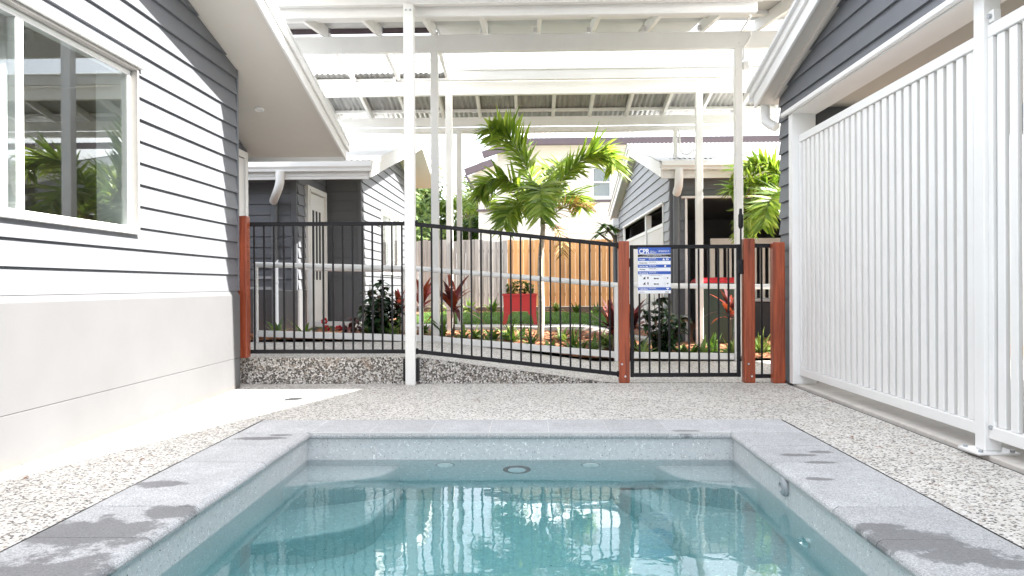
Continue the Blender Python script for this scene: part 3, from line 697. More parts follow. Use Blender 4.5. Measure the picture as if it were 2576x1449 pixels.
prism('soffit', [(14.9, csof(14.9)), (17.0, csof(17.0)), (17.0, csof(17.0) + .012), (14.9, csof(14.9) + .012)], 'x', -8.6, CBX - .02, 'soffit', co)
rake(co, 10.0, 14.9, csof, CBX - .02, .2, .022); rake(co, 14.9, 17.05, csof, CBX - .02, .2, .022)
rake(co, 10.0, 14.9, csof, CBX + .003, .08, .02, 'white', 'barge_capping', .12); rake(co, 14.9, 17.05, csof, CBX + .003, .08, .02, 'white', 'barge_capping', .12)
corr('roof', -8.7, CBX + .05, 9.98, csof(9.98) + .20, 14.9, csof(14.9) + .20, 'roof', co)
corr('roof', -8.7, CBX + .05, 14.9, csof(14.9) + .20, 17.1, csof(17.1) + .20, 'roof', co)
box('fascia', (-8.6, 10.03, 2.31), (CBX - .03, 10.05, 2.52), 'white', co)
box('fascia_bead', (-8.6, 10.015, 2.35), (CBX - .03, 10.0295, 2.37), 'white', co)
mk('gutter', *gutterg(-8.6, CBX + .02, 10.03, 2.535, -1, .13, .12), 'white', co)
px = at('y', 9.97, 704, 440).x; pd = at('y', 10.415, 691, 600).x
tube('gutter_outlet', [(px, 9.97, 2.41), (px, 9.97, 2.27)] + [Vector((px - .02, 9.98, 2.2)), (px - .07, 10.05, 2.14), (pd + .06, 10.25, 2.10), (pd, 10.38, 2.07)], .056, 'white', co, 16)
tube('downpipe', [(pd, 10.415, 2.13), (pd, 10.415, .1)], .045, 'downpipe', co, 16)
for z in (2.12, 1.9, .95): tube('pipe_clip', [(pd, 10.415, z), (pd, 10.415, z + .025)], .049, 'downpipe', co, 16)

# ------------------------------------------------------------------ right cottage
GX = 2.05; GBX = 1.89
rc = thing('cottage', 'pale gabled slate cottage behind the gate with dark open garage', 'cottage', (4, 14.5, .05))
def gsof(y): return 2.47 + SC * (y - 11.05) if y <= 14.55 else 2.47 + SC * 3.5 - SC * (y - 14.55)
fg = Fr('x', GX, -1)
GO = (11.75, 16.6, .05, 2.12)
gcl = [(-SC, 1, 2.47 - SC * 11.05), (SC, 1, 2.47 + SC * 3.5 + SC * 14.55)]
wallmesh('wall', rc, fg, 11.3, 18.1, -.1, 4, [GO], gcl)
boards(rc, fg, 11.32, 18.1, .08, 4, .1468, [(GO[0], GO[1] + .02, 0, GO[3] + .02)], gcl, 'litboard')
fb('header_trim', fg, GO[0] - .06, GO[1] + .06, GO[3], GO[3] + .035, -.1, .055, 'white', rc)
fb('jamb', fg, GO[1], GO[1] + .12, .05, GO[3], -.1, .03, 'white', rc); fb('jamb', fg, GO[0], GO[0] + .05, .05, GO[3], -.1, .03, 'white', rc)
fb('jamb', fg, 13.6, 13.68, .05, GO[3], -.09, .015, 'white', rc)
for (a, b) in ((GO[0] + .06, 13.59), (13.69, GO[1] - .01)):
    s = fb('slat_infill', fg, a, b, 1.80, 1.86, -.05, -.01, 'white', rc); fb('bottom_rail', fg, a, b, .1, .16, -.05, -.01, 'white', s)
    n = int((b - a) / .1)
    V, Fc = fbox(fg, -.034, .034, .161, 1.799, -.04, -.02); me = bpy.data.meshes.new('slat'); me.from_pydata(V, [], Fc); me.materials.append(MT['white'])
    for i in range(n): piece('slat', me, (0, a + (b - a) * (i + .5) / n, 0), s).location = Vector((0, a + (b - a) * (i + .5) / n, 0)) - wloc(s)
ff = Fr('y', 11.3, -1)
G1 = (2.26, 4.9, -.2, 2.16)
wallmesh('wall', rc, ff, GX + .001, 6.3, -.1, 2.75, [G1])
boards(rc, ff, GX + .05, 6.3, .08, 2.62, .1468, [(G1[0], G1[1], -.2, G1[3] + .02)])
fb('corner_board', ff, GX - .012, GX + .05, .08, 2.6, 0, .03, 'board', rc)
fb('garage_header', ff, G1[0] - .06, G1[1] + .06, G1[3], G1[3] + .03, -.05, .06, 'white', rc)
fb('garage_jamb', ff, G1[0], G1[0] + .035, .05, G1[3] - .001, -.1, .03, 'white', rc); fb('garage_jamb', ff, G1[1] - .035, G1[1], .05, G1[3] - .001, -.1, .03, 'white', rc)
V, Fc = boxg((GX + .2, 11.42, .056), (6.2, 17.9, 2.4)); mk('garage_room', V, [Fc[0], Fc[1], Fc[3], Fc[4]], 'board', rc, closed=False)
wallmesh('wall', rc, Fr('x', 6.3, 1), 11.3, 18.1, -.1, 2.9); wallmesh('wall', rc, Fr('y', 18.1, 1), GX + .01, 6.3, -.1, 2.5)
prism('soffit', [(11.05, gsof(11.05)), (14.55, gsof(14.55)), (14.55, gsof(14.55) + .012), (11.05, gsof(11.05) + .012)], 'x', GBX, 6.5, 'soffit', rc)
prism('soffit', [(14.55, gsof(14.55)), (18.2, gsof(18.2)), (18.2, gsof(18.2) + .012), (14.55, gsof(14.55) + .012)], 'x', GBX, 6.5, 'soffit', rc)
for (a, b) in ((11.0, 14.55), (14.55, 18.25)):
    rake(rc, a, b, gsof, GBX - .02, .19, .022); rake(rc, a, b, gsof, GBX - .042, .08, .02, 'white', 'barge_capping', .11)
    corr('roof', GBX - .06, 6.6, a - .03, gsof(a) + .20, b, gsof(b) + .20, 'roof', rc)
box('fascia', (GBX - .01, 11.03, 2.42), (6.5, 11.05, 2.58), 'white', rc); box('fascia_bead', (GBX - .01, 11.015, 2.49), (6.5, 11.0295, 2.51), 'white', rc)
mk('gutter', *gutterg(GBX - .02, 6.5, 11.03, 2.655, -1, .12, .12), 'white', rc)
px = at('y', 11, 1707, 440).x
tube('gutter_outlet', [(px, 10.97, 2.54), (px, 10.97, 2.4), (px, 11.0, 2.30), (px, 11.08, 2.25), (px, 11.14, 2.22)], .06, 'white', rc, 16)
tube('downpipe', [(px + .005, 11.21, 2.3), (px + .005, 11.21, .06)], .048, 'downpipe', rc, 16)
for z in (2.02, 1.1): tube('pipe_clip', [(px + .005, 11.21, z), (px + .005, 11.21, z + .025)], .053, 'downpipe', rc, 16)
rq = at('x', GX - .1, 1547, 568)
box('rain_head', (GX - .16, 17.6, 2.05), (GX - .02, 18.0, 2.42), 'white', rc); tube('downpipe', [(GX - .09, 17.8, 2.05), (GX - .09, 17.8, .1)], .05, 'downpipe', rc)
# slatted gate and clutter inside the dark garage
sg = thing('slat_gate', 'cream slatted gate standing inside the dark garage', 'gate', (3.3, 12.6, .06))
g0 = at('y', 12.6, 1787, 603); g1x = 4.35
box('frame', (g0.x, 12.58, 1.5), (g1x, 12.62, g0.z + .02), 'cream', sg); box('frame', (g0.x, 12.581, .12), (g1x, 12.619, .2), 'cream', sg)
n = 11
for i in range(n): x = g0.x + .03 + (g1x - g0.x - .06) * i / (n - 1); box('slat', (x - .04, 12.585, .201), (x + .04, 12.612, 1.499), 'cream', sg)
bx = thing('storage_box', 'dark storage box on the garage floor seen between red posts', 'box', (3.55, 12.3, .056))
box('body', (3.3, 12.1, .056), (3.8, 12.4, .62), 'gasket', bx, bev=.02); box('lid', (3.28, 12.08, .62), (3.82, 12.42, .68), 'greyplastic', bx, bev=.015)
bn = thing('wheelie_bin', 'dark green wheelie bin with red lid outside the garage', 'bin', (2.62, 10.95, .055))
c = wloc(bn)
def loft(secs):
    V, Fc = [], []
    for (x0, x1, y0, y1, z) in secs: V += [(x0, y0, z), (x1, y0, z), (x1, y1, z), (x0, y1, z)]
    for i in range(len(secs) - 1):
        for k in range(4): Fc.append((i * 4 + k, i * 4 + (k + 1) % 4, i * 4 + 4 + (k + 1) % 4, i * 4 + 4 + k))
    Fc += [(3, 2, 1, 0), tuple(len(V) - 4 + k for k in range(4))]; return V, Fc
mk('body', *loft([(c.x - .20, c.x + .20, c.y - .2, c.y + .25, c.z + .03), (c.x - .24, c.x + .24, c.y - .26, c.y + .3, c.z + .82), (c.x - .27, c.x + .27, c.y - .29, c.y + .33, c.z + .83), (c.x - .27, c.x + .27, c.y - .29, c.y + .33, c.z + .86)]), 'bingreen', bn, bev=.015)
mk('lid', *loft([(c.x - .28, c.x + .28, c.y - .31, c.y + .35, c.z + .862), (c.x - .28, c.x + .28, c.y - .31, c.y + .35, c.z + .89), (c.x - .22, c.x + .22, c.y - .24, c.y + .28, c.z + .94)]), 'binred', bn, bev=.012)
for s in (-1, 1): disc('wheel', (c.x + s * .2, c.y + .3, c.z + .1), (s, 0, 0), .1, .045, 'black', bn)
tube('handle', [(c.x - .2, c.y + .37, c.z + .84), (c.x + .2, c.y + .37, c.z + .84)], .014, 'bingreen', bn)

# ------------------------------------------------------------------ covered ways (pergolas)
def loft_box(x, y, z0, z1): return boxg((x - .011, y - .03, z0), (x + .011, y + .05, z1))
pg = thing('pergola', 'white timber pergola roof over the pool fence with sloping rafters', 'pergola', (.3, 8.1, 0))
def prz(y): return 3.605 + .136 * (y - 7.0)     # rafter underside
PA = -1.095
box('post', (PA - .046, 6.93, 0), (PA + .046, 7.025, 3.46), 'whitewood', pg, bev=.006)
for s_ in (-1, 1):
    mk('packer', *loft_box(PA + s_ * .058, 6.985, .03, .24), 'black', pg)
    disc('bolt', (PA + s_ * .02, 6.93, 3.40), (0, -1, 0), .009, .006, 'greyplastic', pg, seg=10)
box('front_beam', (-3.3, 6.95, 3.46), (2.12, 7.02, 3.60), 'whitewood', pg)
box('front_gutter', (-3.3, 7.10, 3.40), (2.10, 7.20, 3.50), 'whitewood', pg, bev=.012)
box('front_fascia', (-3.3, 6.46, 3.53), (2.10, 6.49, 3.68), 'whitewood', pg)
for (x, y0, y1) in ((-1.14, 9.155, 9.245), (2.48, 9.155, 9.245)): box('post', (x - .045, y0, walk(x) if x > 0 else .2), (x + .045, y1, 3.70), 'whitewood', pg, bev=.006)
box('rear_beam', (-4.2, 9.165, 3.70), (7.3, 9.235, 3.903), 'whitewood', pg)
XR = [-3.12, -2.46, -1.81, -1.15, -.52, .115, .755, 1.41, 2.06, 2.71, 3.36, 4.01, 4.66, 5.3, 5.95, 6.6, 7.2]  # bays right of the carport barge are added, unseen, to shade the walkway
for x in XR:
    y0 = 6.49
    beam('rafter', (x, y0, prz(y0) + .07), (x, 9.28, prz(9.28) + .07), .045, .14, 'whitewood', pg)
for i in range(len(XR) - 1):
    a, b = XR[i], XR[i + 1]; y0 = 6.44; y1 = (10.0 if a < 2.0 else 9.26) if a > -1.2 else 9.42
    for y in (7.95, 8.75): box('purlin', (a + .024, y - .04, prz(y) + .09), (b - .024, y + .04, prz(y) + .138), 'whitewood', pg, bev=.002)
    corr('roof_sheet', a - .02, b + .02, y0, prz(y0) + .158, y1, prz(y1) + .158, 'lining', pg)
    prism('soffit_sheet', [(max(7.22, y0), prz(max(7.22, y0)) + .141), (y1 - .01, prz(y1 - .01) + .141), (y1 - .01, prz(y1 - .01) + .146), (max(7.22, y0), prz(max(7.22, y0)) + .146)], 'x', a + .023, b - .023, 'lining', pg)
    if a < -1.2: box('edge_flashing', (a + .001, y1 - .006, prz(y1) + .075), (b - .001, y1 + .004, prz(y1) + .185), 'brown', pg, bev=.002)
for x in XR[4:9]: box('rafter_bracket', (x - .07, 9.14, 3.906), (x - .026, 9.162, 3.97), 'whitewood', pg, bev=.003)
for x in (-1.14, 2.48):
    for z in (3.76, 3.85): disc('bolt', (x + .012, 9.165, z), (0, -1, 0), .012, .008, 'whitewood', pg, seg=10)
tube('conduit', [(2.03, 7.22, 3.44), (2.15, 7.5, 3.50), (2.36, 8.6, 3.72), (2.60, 9.1, 3.88), (2.62, 9.145, 3.84), (2.58, 9.145, 3.76), (2.535, 9.145, 3.70), (2.535, 9.16, 3.55)], .011, 'white', pg, 8)
box('junction_box', (2.53, 9.14, 3.44), (2.60, 9.20, 3.54), 'white', pg, bev=.008)

p2 = thing('pergola', 'second white pergola with rusty corrugated iron roof above the palm', 'pergola', (.6, 11.2, 0))
def p2z(y): return 3.72 - .21 * (y - 10.6)
for x in (-1.115, 2.32): box('post', (x - .045, 10.555, .05), (x + .045, 10.645, 3.53), 'whitewood', p2, bev=.006)
box('post', (-1.13, 11.77, .1), (-1.05, 11.85, 3.30), 'whitewood', p2, bev=.006)
box('roof_post', (2.165, 11.62, 2.80), (2.225, 11.68, 3.30), 'whitewood', p2, bev=.004)
box('front_beam', (-4.2, 10.565, 3.53), (4.3, 10.635, 3.718), 'whitewood', p2)
box('rear_beam', (-4.0, 11.78, 3.355), (4.3, 11.85, 3.49), 'whitewood', p2)
box('rear_gutter', (-4.0, 11.86, 3.27), (4.3, 11.975, 3.352), 'whitewood', p2, bev=.012)
X2 = [-3.0 + .56 * i for i in range(13)]
for x in X2: beam('rafter', (x, 10.64, p2z(10.64) + .055), (x, 11.99, p2z(11.99) + .055), .045, .11, 'whitewood', p2)
for x in (-3.0, -2.44, -1.81, -1.13): beam('link_rafter', (x, 9.29, 3.93), (x, 10.56, 3.80), .045, .11, 'whitewood', p2)
box('link_purlin', (-3.4, 10.18, 3.895), (-1.16, 10.23, 3.94), 'whitewood', p2)
box('ridge_fascia', (-1.1, 10.50, 3.715), (4.3, 10.53, 3.862), 'whitewood', p2)
box('ridge_bead', (-1.1, 10.485, 3.85), (4.3, 10.4995, 3.875), 'whitewood', p2)
for i in range(len(X2) - 1):
    for y in (10.72, 11.72): box('purlin', (X2[i] + .024, y - .03, p2z(y) + .068), (X2[i + 1] - .024, y + .03, p2z(y) + .108), 'whitewood', p2, bev=.002)
    corr('roof_sheet', X2[i] - .01, X2[i + 1] + .01, 10.58, p2z(10.58) + .122, 12.06, p2z(12.06) + .122, 'iron', p2)
tube('downpipe', [(2.26, 11.9, 3.33), (2.265, 11.75, 3.25), (2.265, 11.66, 3.15), (2.265, 11.66, 2.95), (2.30, 11.62, 2.87), (2.37, 11.55, 2.85), (2.44, 11.5, 2.90), (2.50, 11.45, 2.90), (2.54, 11.42, 2.83), (2.54, 11.40, 2.76)], .014, 'white', p2, 8)
box('post_foot', (2.13, 11.58, 2.77), (2.26, 11.72, 2.80), 'gasket', p2)

# ------------------------------------------------------------------ pool fence
FY = 6.985
def meshof(V, Fc, mat, name, bev=0):
    me = bpy.data.meshes.new(name); me.from_pydata([tuple(v) for v in V], [], Fc); me.materials.append(MT[mat])
    b = bmesh.new(); b.from_mesh(me); bmesh.ops.recalc_face_normals(b, faces=b.faces)
    if bev: bmesh.ops.bevel(b, geom=list(b.edges), offset=bev, segments=1, affect='EDGES')
    b.to_mesh(me); b.free(); return me
PK = meshof(*boxg((-.008, -.008, 0), (.008, .008, 1.13)), 'black', 'picket', .002)
def fence_panel(name, label, cat, x0, x1, zt0, zt1, zb0, zb1, pts, group='black pool fence panels'):
    t = thing(name, label, cat, ((x0 + x1) / 2, FY, 0), group)
    beam('top_rail', (x0, FY, zt0 - .018), (x1, FY, zt1 - .018), .026, .036, 'black', t, .004)
    beam('bottom_rail', (x0, FY, zb0 + .018), (x1, FY, zb1 + .018), .026, .036, 'black', t, .004)
    for x in pts:
        f = (x - x0) / (x1 - x0); zb, zt = zb0 + (zb1 - zb0) * f + .036, zt0 + (zt1 - zt0) * f - .036
        piece('picket', PK, (x, FY, zb - .008), t, scale=(1, 1, (zt - zb + .016) / 1.13))
        for dx in (-1, 1):
            pass
    return t
ux = lambda u, v=750: at('y', FY, u, v).x
lp = fence_panel('pool_fence', 'level black picket pool fence from left timber post to white post', 'fence', ux(622), ux(1024), 1.493, 1.489, .288, .285, [ux(640.4 + 24.75 * i) for i in range(16)])
sp2 = fence_panel('pool_fence', 'sloping black picket pool fence down to the gate post', 'fence', ux(1047), ux(1556), 1.482, 1.277, .285, .072, [ux(1061.6 + 24.85 * i) for i in range(20)])
for t, xs_ in ((lp, (ux(622), ux(1024))), (sp2, (ux(1047), ux(1556)))):
    for x in xs_:
        for z in (1.472, .304):
            if x > .5: z = {1.472: 1.255, .304: .092}[z]
            box('bracket', (x - .018, FY - .019, z - .026), (x + .018, FY + .019, z + .026), 'black', t, bev=.004)
def timber_post(label, x0, x1, y0, y1, z0, z1, bolts=()):
    t = thing('timber_post', label, 'post', ((x0 + x1) / 2, (y0 + y1) / 2, z0), 'red hardwood fence posts')
    box('shaft', (x0, y0, z0 + .012), (x1, y1, z1), 'post', t, bev=.012, segs=2)
    if z0 < .1: box('base_plate', (x0 - .012, y0 - .015, z0), (x1 + .012, y1 + .015, z0 + .012), 'concrete', t, bev=.002)
    for (bx_, bz) in bolts: disc('bolt', (bx_, y0, bz), (0, -1, 0), .011, .008, 'chrome', t, seg=12)
    return t
timber_post('red hardwood post fixed to the sunlit left house wall', -2.72, at('y', 6.875, 621, 700).x, 6.875, 6.965, .245, 1.545)
timber_post('red hardwood post left of the gate with CPR sign', ux(1555.5), ux(1582), 6.93, 7.03, .0, 1.295, [(ux(1562), .185), (ux(1570), .075)])
timber_post('red hardwood latch post right of the gate', ux(1867), ux(1895), 6.92, 7.02, .0, 1.31, [(ux(1877), .185), (ux(1885), .075)])
timber_post('red hardwood post against the right house corner', ux(1937), ux(1967), 6.89, 6.99, .0, 1.275)
ga = thing('pool_gate', 'black picket pool gate between red timber posts', 'gate', (ux(1722), FY, .06))
x0, x1 = ux(1585), ux(1862); zt, zb = 1.26, .062
for x in (x0 + .016, x1 - .016): box('stile', (x - .016, FY - .016, zb), (x + .016, FY + .016, zt), 'black', ga, bev=.004)
box('top_rail', (x0 + .0325, FY - .014, zt - .036), (x1 - .0325, FY + .014, zt - .001), 'black', ga); box('bottom_rail', (x0 + .0325, FY - .014, zb + .001), (x1 - .0325, FY + .014, zb + .037), 'black', ga)
for i in range(10): piece('picket', PK, (ux(1608.5 + 24.9 * i), FY, zb + .03), ga, scale=(1, 1, 1.0))
lx = ux(1853)
la = box('latch_body', (x1 - .03, FY - .05, .99), (x1 + .025, FY - .017, 1.12), 'black', ga, bev=.012, segs=2)
tube('latch_rod', [(ux(1862), FY - .03, 1.1), (ux(1862), FY - .03, 1.56)], .008, 'black', ga, 8)
disc('latch_knob', (ux(1862), FY - .03, 1.40), (0, 0, 1), .02, .2, 'black', ga, [(.014, 0), (.022, .02), (.022, .12), (.015, .135), (.013, .17), (.010, .18), (0, .18)], 16)
for z in (.25, 1.1): box('hinge', (x0 - .028, FY - .02, z - .04), (x0, FY + .012, z + .04), 'black', ga, bev=.004)
np_ = fence_panel('pool_fence', 'narrow black fence infill between the two right timber posts', 'fence', ux(1894), ux(1938), 1.265, 1.262, .05, .05, [ux(1916)])

# ------------------------------------------------------------------ CPR sign
SY = FY - .02
a = at('y', SY, 1604.5, 623); b_ = at('y', SY, 1687.5, 738)
sg_ = thing('cpr_sign', 'blue and white CPR chart sign hung on the pool gate', 'sign', ((a.x + b_.x) / 2, SY, b_.z))
X0, Z1, SW, SH = a.x, a.z, b_.x - a.x, a.z - b_.z
box('panel', (X0, SY - .003, Z1 - SH), (X0 + SW, SY, Z1), 'signwhite', sg_, bev=.001)
def band(name, s0, s1, t0, t1, mat, lift=.0036): return mk(name, *boxg((X0 + SW * s0, SY - lift, Z1 - SH * t1), (X0 + SW * s1, SY - .0031, Z1 - SH * t0)), mat, sg_)
def lettering(txt, s, t, hgt, mat, bold=.0, width=None, lift=.0042):
    cu = bpy.data.curves.new('lettering', 'FONT'); cu.body = txt; cu.size = 1; cu.offset = bold; cu.extrude = 0; cu.resolution_u = 3
    ob = bpy.data.objects.new('lettering', cu); COL.objects.link(ob); bpy.context.view_layer.update()
    me = bpy.data.meshes.new_from_object(ob.evaluated_get(bpy.context.evaluated_depsgraph_get())); bpy.data.objects.remove(ob); bpy.data.curves.remove(cu)
    xs_ = [v.co.x for v in me.vertices]; ys_ = [v.co.y for v in me.vertices]
    if not xs_: return
    k = SH * hgt / .7; kx = (SW * width / (max(xs_) - min(xs_))) if width else k
    off = wloc(sg_)
    for v in me.vertices:
        v.co = Vector((X0 + SW * s + (v.co.x - min(xs_)) * kx, SY - lift, Z1 - SH * (t + hgt) + v.co.y * k)) - off
    me.materials.clear(); me.materials.append(MT[mat]); o = link(bpy.data.objects.new('lettering', me)); o.parent = sg_; return o
band('header_band', 0, 1, 0, .135, 'signblue'); band('notice_band', 0, 1, .148, .21, 'signblack')
lettering('CPR', .035, .028, .10, 'signwhite', .03, .32)
for i, (tx, w) in enumerate((('GUIDE TO', .12), ('CARDIOPULMONARY', .21), ('RESUSCITATION', .17))): lettering(tx, .37, .072 + i * .02, .013, 'signwhite', .02, w)
mk('logo_frame', *merge([boxg((X0 + SW * .60, SY - .0042, Z1 - SH * t1), (X0 + SW * .97, SY - .0037, Z1 - SH * t0)) for t0, t1 in ((.058, .0605), (.099, .1015))]), 'signwhite', sg_)
lettering('ASTRALPOOL', .625, .068, .024, 'signwhite', .02, .26); lettering('/\\', .905, .064, .032, 'signwhite', .02, .05)
for i, (s, w) in enumerate(((.14, .70), (.27, .45), (.05, .88))): lettering('IN AN EMERGENCY STAY CALM AND ACT WITHOUT DELAY', s, .155 + i * .018, .012, 'signwhite', .01, w)
rows = [('Danger', .225, .292, True), ('Response', .297, .366, False), ('Send for help', .37, .437, True), ('Airway', .44, .512, False), ('Breathing', .516, .582, True), ('Defibrillation', .865, .93, True)]
for tx, t0, t1, blue in rows:
    if blue: band('step_band', 0, 1, t0, t1, 'signblue')
    m = 'signwhite' if blue else 'signblack'
    lettering(tx, .045, t0 + .022, .026, m, .03, min(.26, .03 * len(tx)))
    lettering('CHECK FOR DANGER', .33, t0 + .013, .015, m, .02, .22); lettering('check the person and the area are safe', .33, t0 + .036, .011, m if blue else 'greyplastic', 0, .28)
def icon(pts, s, t, w, h, mat, lift=.0043):
    V = [(X0 + SW * (s + w * x), SY - lift, Z1 - SH * (t + h * (1 - y))) for x, y in pts]
    return mk('symbol', V, [tuple(range(len(V)))], mat, sg_, closed=False)
circ = [(.5 + .5 * math.cos(i * .52), .5 + .5 * math.sin(i * .52)) for i in range(12)]
icon([(0, 0), (1, 0), (.5, 1)], .74, .233, .09, .047, 'signwhite'); icon([(0, .5), (.3, .95), (.7, .95), (1, .5), (.7, .05), (.3, .05)], .845, .237, .10, .04, 'signwhite'); icon(circ, .88, .246, .032, .022, 'signblue', .0046)
icon([(.1, 0), (.9, 0), (1, .7), (.6, 1), (.1, .8), (0, .4)], .80, .377, .06, .05, 'signwhite')
lettering('CPR', .045, .60, .022, 'signblack', .02, .07); lettering('30 COMPRESSIONS : 2 BREATHS', .33, .598, .012, 'signblack', .01, .40)
for t in (.635, .755):
    icon([(0, 0), (1, 0), (1, .1), (.85, .12), (.8, .75), (.95, .95), (.8, 1), (.6, .85), (.3, .6), (.25, .12), (0, .1)], .14, t, .1, .055, 'signblack')
    icon([(.1, 0), (.9, 0), (.75, .5), (1, .8), (.6, 1), (.2, .9), (0, .6), (.3, .4)], .275, t, .055, .05, 'signblack')
    icon([(0, .2), (.2, 0), (.5, .2), (1, 0), (1, .8), (.5, .6), (.2, .9), (0, .7)], .48, t + .02, .15, .035, 'signblack')
    icon([(.5, 0), (1, .6), (.9, 1), (.5, .8), (.1, 1), (0, .6)], .875, t + .015, .055, .032, 'signblack')
    icon(circ, .785, t + .008, .065, .045, 'greyplastic'); icon(circ, .791, t + .012, .053, .037, 'signwhite', .0046)
lettering('if unwilling or unable to do rescue breathing continue chest compressions', .15, .828, .012, 'greyplastic', 0, .7)
icon([(.5, 0), (1, .6), (.9, 1), (.5, .8), (.1, 1), (0, .6)], .86, .872, .085, .05, 'signwhite')
lettering('RESUSCITATION', .03, .962, .015, 'signblack', .02, .16); lettering('follow the instructions of the emergency operator', .29, .955, .01, 'greyplastic', 0, .42)
for i in range(7): icon([(0, 0), (1, 0), (1, 1), (0, 1)], .83 + i * .017, .955, .009 if i % 2 else .005, .03, 'signblack')

# ------------------------------------------------------------------ handrails
hr = thing('handrail', 'long white tubular handrail along the ramp beside the garden bed', 'handrail', (-.2, 9, .0))
HZ = [(-3.25, 1.165), (-1.34, 1.105), (-.2, 1.005), (1.02, .895), (2.43, .872), (3.0, .868)]
def hz(x):
    for (a, za), (b, zb) in zip(HZ, HZ[1:]):
        if x <= b: return za + (zb - za) * (x - a) / (b - a)
    return HZ[-1][1]
tube('top_rail', [(-3.25, 9, .26), (-3.25, 9, 1.05), (-3.235, 9, 1.13), (-3.19, 9, 1.16)] + [(x, 9, z) for x, z in HZ[1:]], .0, 'white', hr) if False else None
mk('top_rail', *tubeg([(-3.27, 9, 1.165)] + [(x, 9, z) for x, z in HZ[1:]], .031, 14), 'white', hr, smooth=False)
smooth_by_angle(hr.children[-1])
for x in (-3.25, -1.29, 1.0, 2.40): box('post', (x - .024, 8.976, walk(x)), (x + .024, 9.024, hz(x) - .025), 'white', hr, bev=.004)
KX = [-3.22, -1.26, -.25, 1.03, 2.37]
for p_, q_ in zip(KX, KX[1:]): beam('kick_rail', (p_, 9, hz(p_) - .815), (q_, 9, hz(q_) - .815), .03, .075, 'white', hr)
h2 = thing('handrail', 'short white handrail in front of the cottage porch door', 'handrail', (-2.6, 10.2, .25))
a1, a2 = at('y', 10.2, 768, 677), at('y', 10.2, 1024, 681)
mk('top_rail', *tubeg([a1, a2], .024, 12), 'white', h2); smooth_by_angle(h2.children[-1])
for x in (a1.x + .07, a2.x - .05): box('post', (x - .03, 10.17, .2), (x + .03, 10.23, a1.z - .02), 'white', h2)
k1, k2 = at('y', 10.2, 780, 815), at('y', 10.2, 1024, 818); beam('kick_rail', (a1.x + .1, 10.2, k1.z), (a2.x - .08, 10.2, k2.z), .03, .075, 'white', h2)

# ------------------------------------------------------------------ timber paling fence
TY = 18.6
pf = thing('paling_fence', 'timber paling fence, weathered grey on the left and new orange on the right', 'fence', (0, TY, .25))
xl, xm, xr = at('y', TY, 1040, 700).x, at('y', TY, 1265, 700).x, 2.3
zt, zb = at('y', TY, 1300, 604).z, at('y', TY, 1300, 771).z
x = xl; i = 0
while x < xr:
    w = random.uniform(.105, .125) if x < xm else random.uniform(.118, .14)
    h = random.uniform(-.03, .02) if x < xm else random.uniform(-.012, .008); t = random.uniform(-.012, .012)
    box('paling', (x + .003, TY + t * .5, zb), (x + w - .003, TY + .018 + t * .5, zt + h), 'paleold' if x < xm else 'palenew', pf, bev=.003); x += w; i += 1
for z in (zb + .25, zt - .3): box('fence_rail', (xl, TY + .025, z), (xr, TY + .07, z + .08), 'paleold', pf)
for k in range(2): box('sleeper', (xm - 1.2 * (k == 1), TY - .03 - .01 * k, zb - .2 * (k + 1)), (xr, TY + .015, zb - .2 * k - .006), 'sleeper', pf, bev=.008)
box('sleeper', (xl, TY - .02, zb - .2), (xm - .01, TY + .015, zb - .006), 'sleeper', pf, bev=.008)

# ------------------------------------------------------------------ cream house behind the fence
HY = 22.5
bh = thing('house', 'cream weatherboard house with brown gutter behind the timber fence', 'house', (3, HY + 4, 0))
hx = lambda u, v=550: at('y', HY, u, v).x
hzz = lambda v, u=1500: at('y', HY, u, v).z
fH = Fr('y', HY, -1)
xc, xv = hx(1251), hx(1204)
ze = hzz(362)
w0, w1 = at('y', HY, 1486, 417), at('y', HY, 1541, 500)
WH = (w0.x, w1.x, w1.z, w0.z); WH2 = (hx(1556), hx(1612), w1.z, w0.z)
wallmesh('wall', bh, fH, xc, 12, 0, ze, [WH, WH2], mat='cream')
boards(bh, fH, xc, 12, .6, ze - .3, .165, [WH, WH2], (), 'cream', thick=.028)
box('frieze', (xc, HY - .03, ze - .3), (12, HY, ze + .02), 'cream', bh)
for Wn in (WH, WH2):
    w = window(bh, fH, *Wn, [Wn[0], Wn[1]], fw=.06); zm = (Wn[2] + Wn[3]) / 2
    fb('meeting_rail', fH, Wn[0] + .06, Wn[1] - .06, zm - .02, zm + .02, -.04, .01, 'white', w)
    fb('blind', fH, Wn[0], Wn[1], Wn[2], Wn[3], -.10, -.06, 'lining', w)
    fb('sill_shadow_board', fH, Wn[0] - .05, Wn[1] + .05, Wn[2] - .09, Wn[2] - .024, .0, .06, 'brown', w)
fb('vertical_batten', fH, hx(1345) - .05, hx(1345) + .05, .6, hzz(560), .028, .05, 'cream', bh)
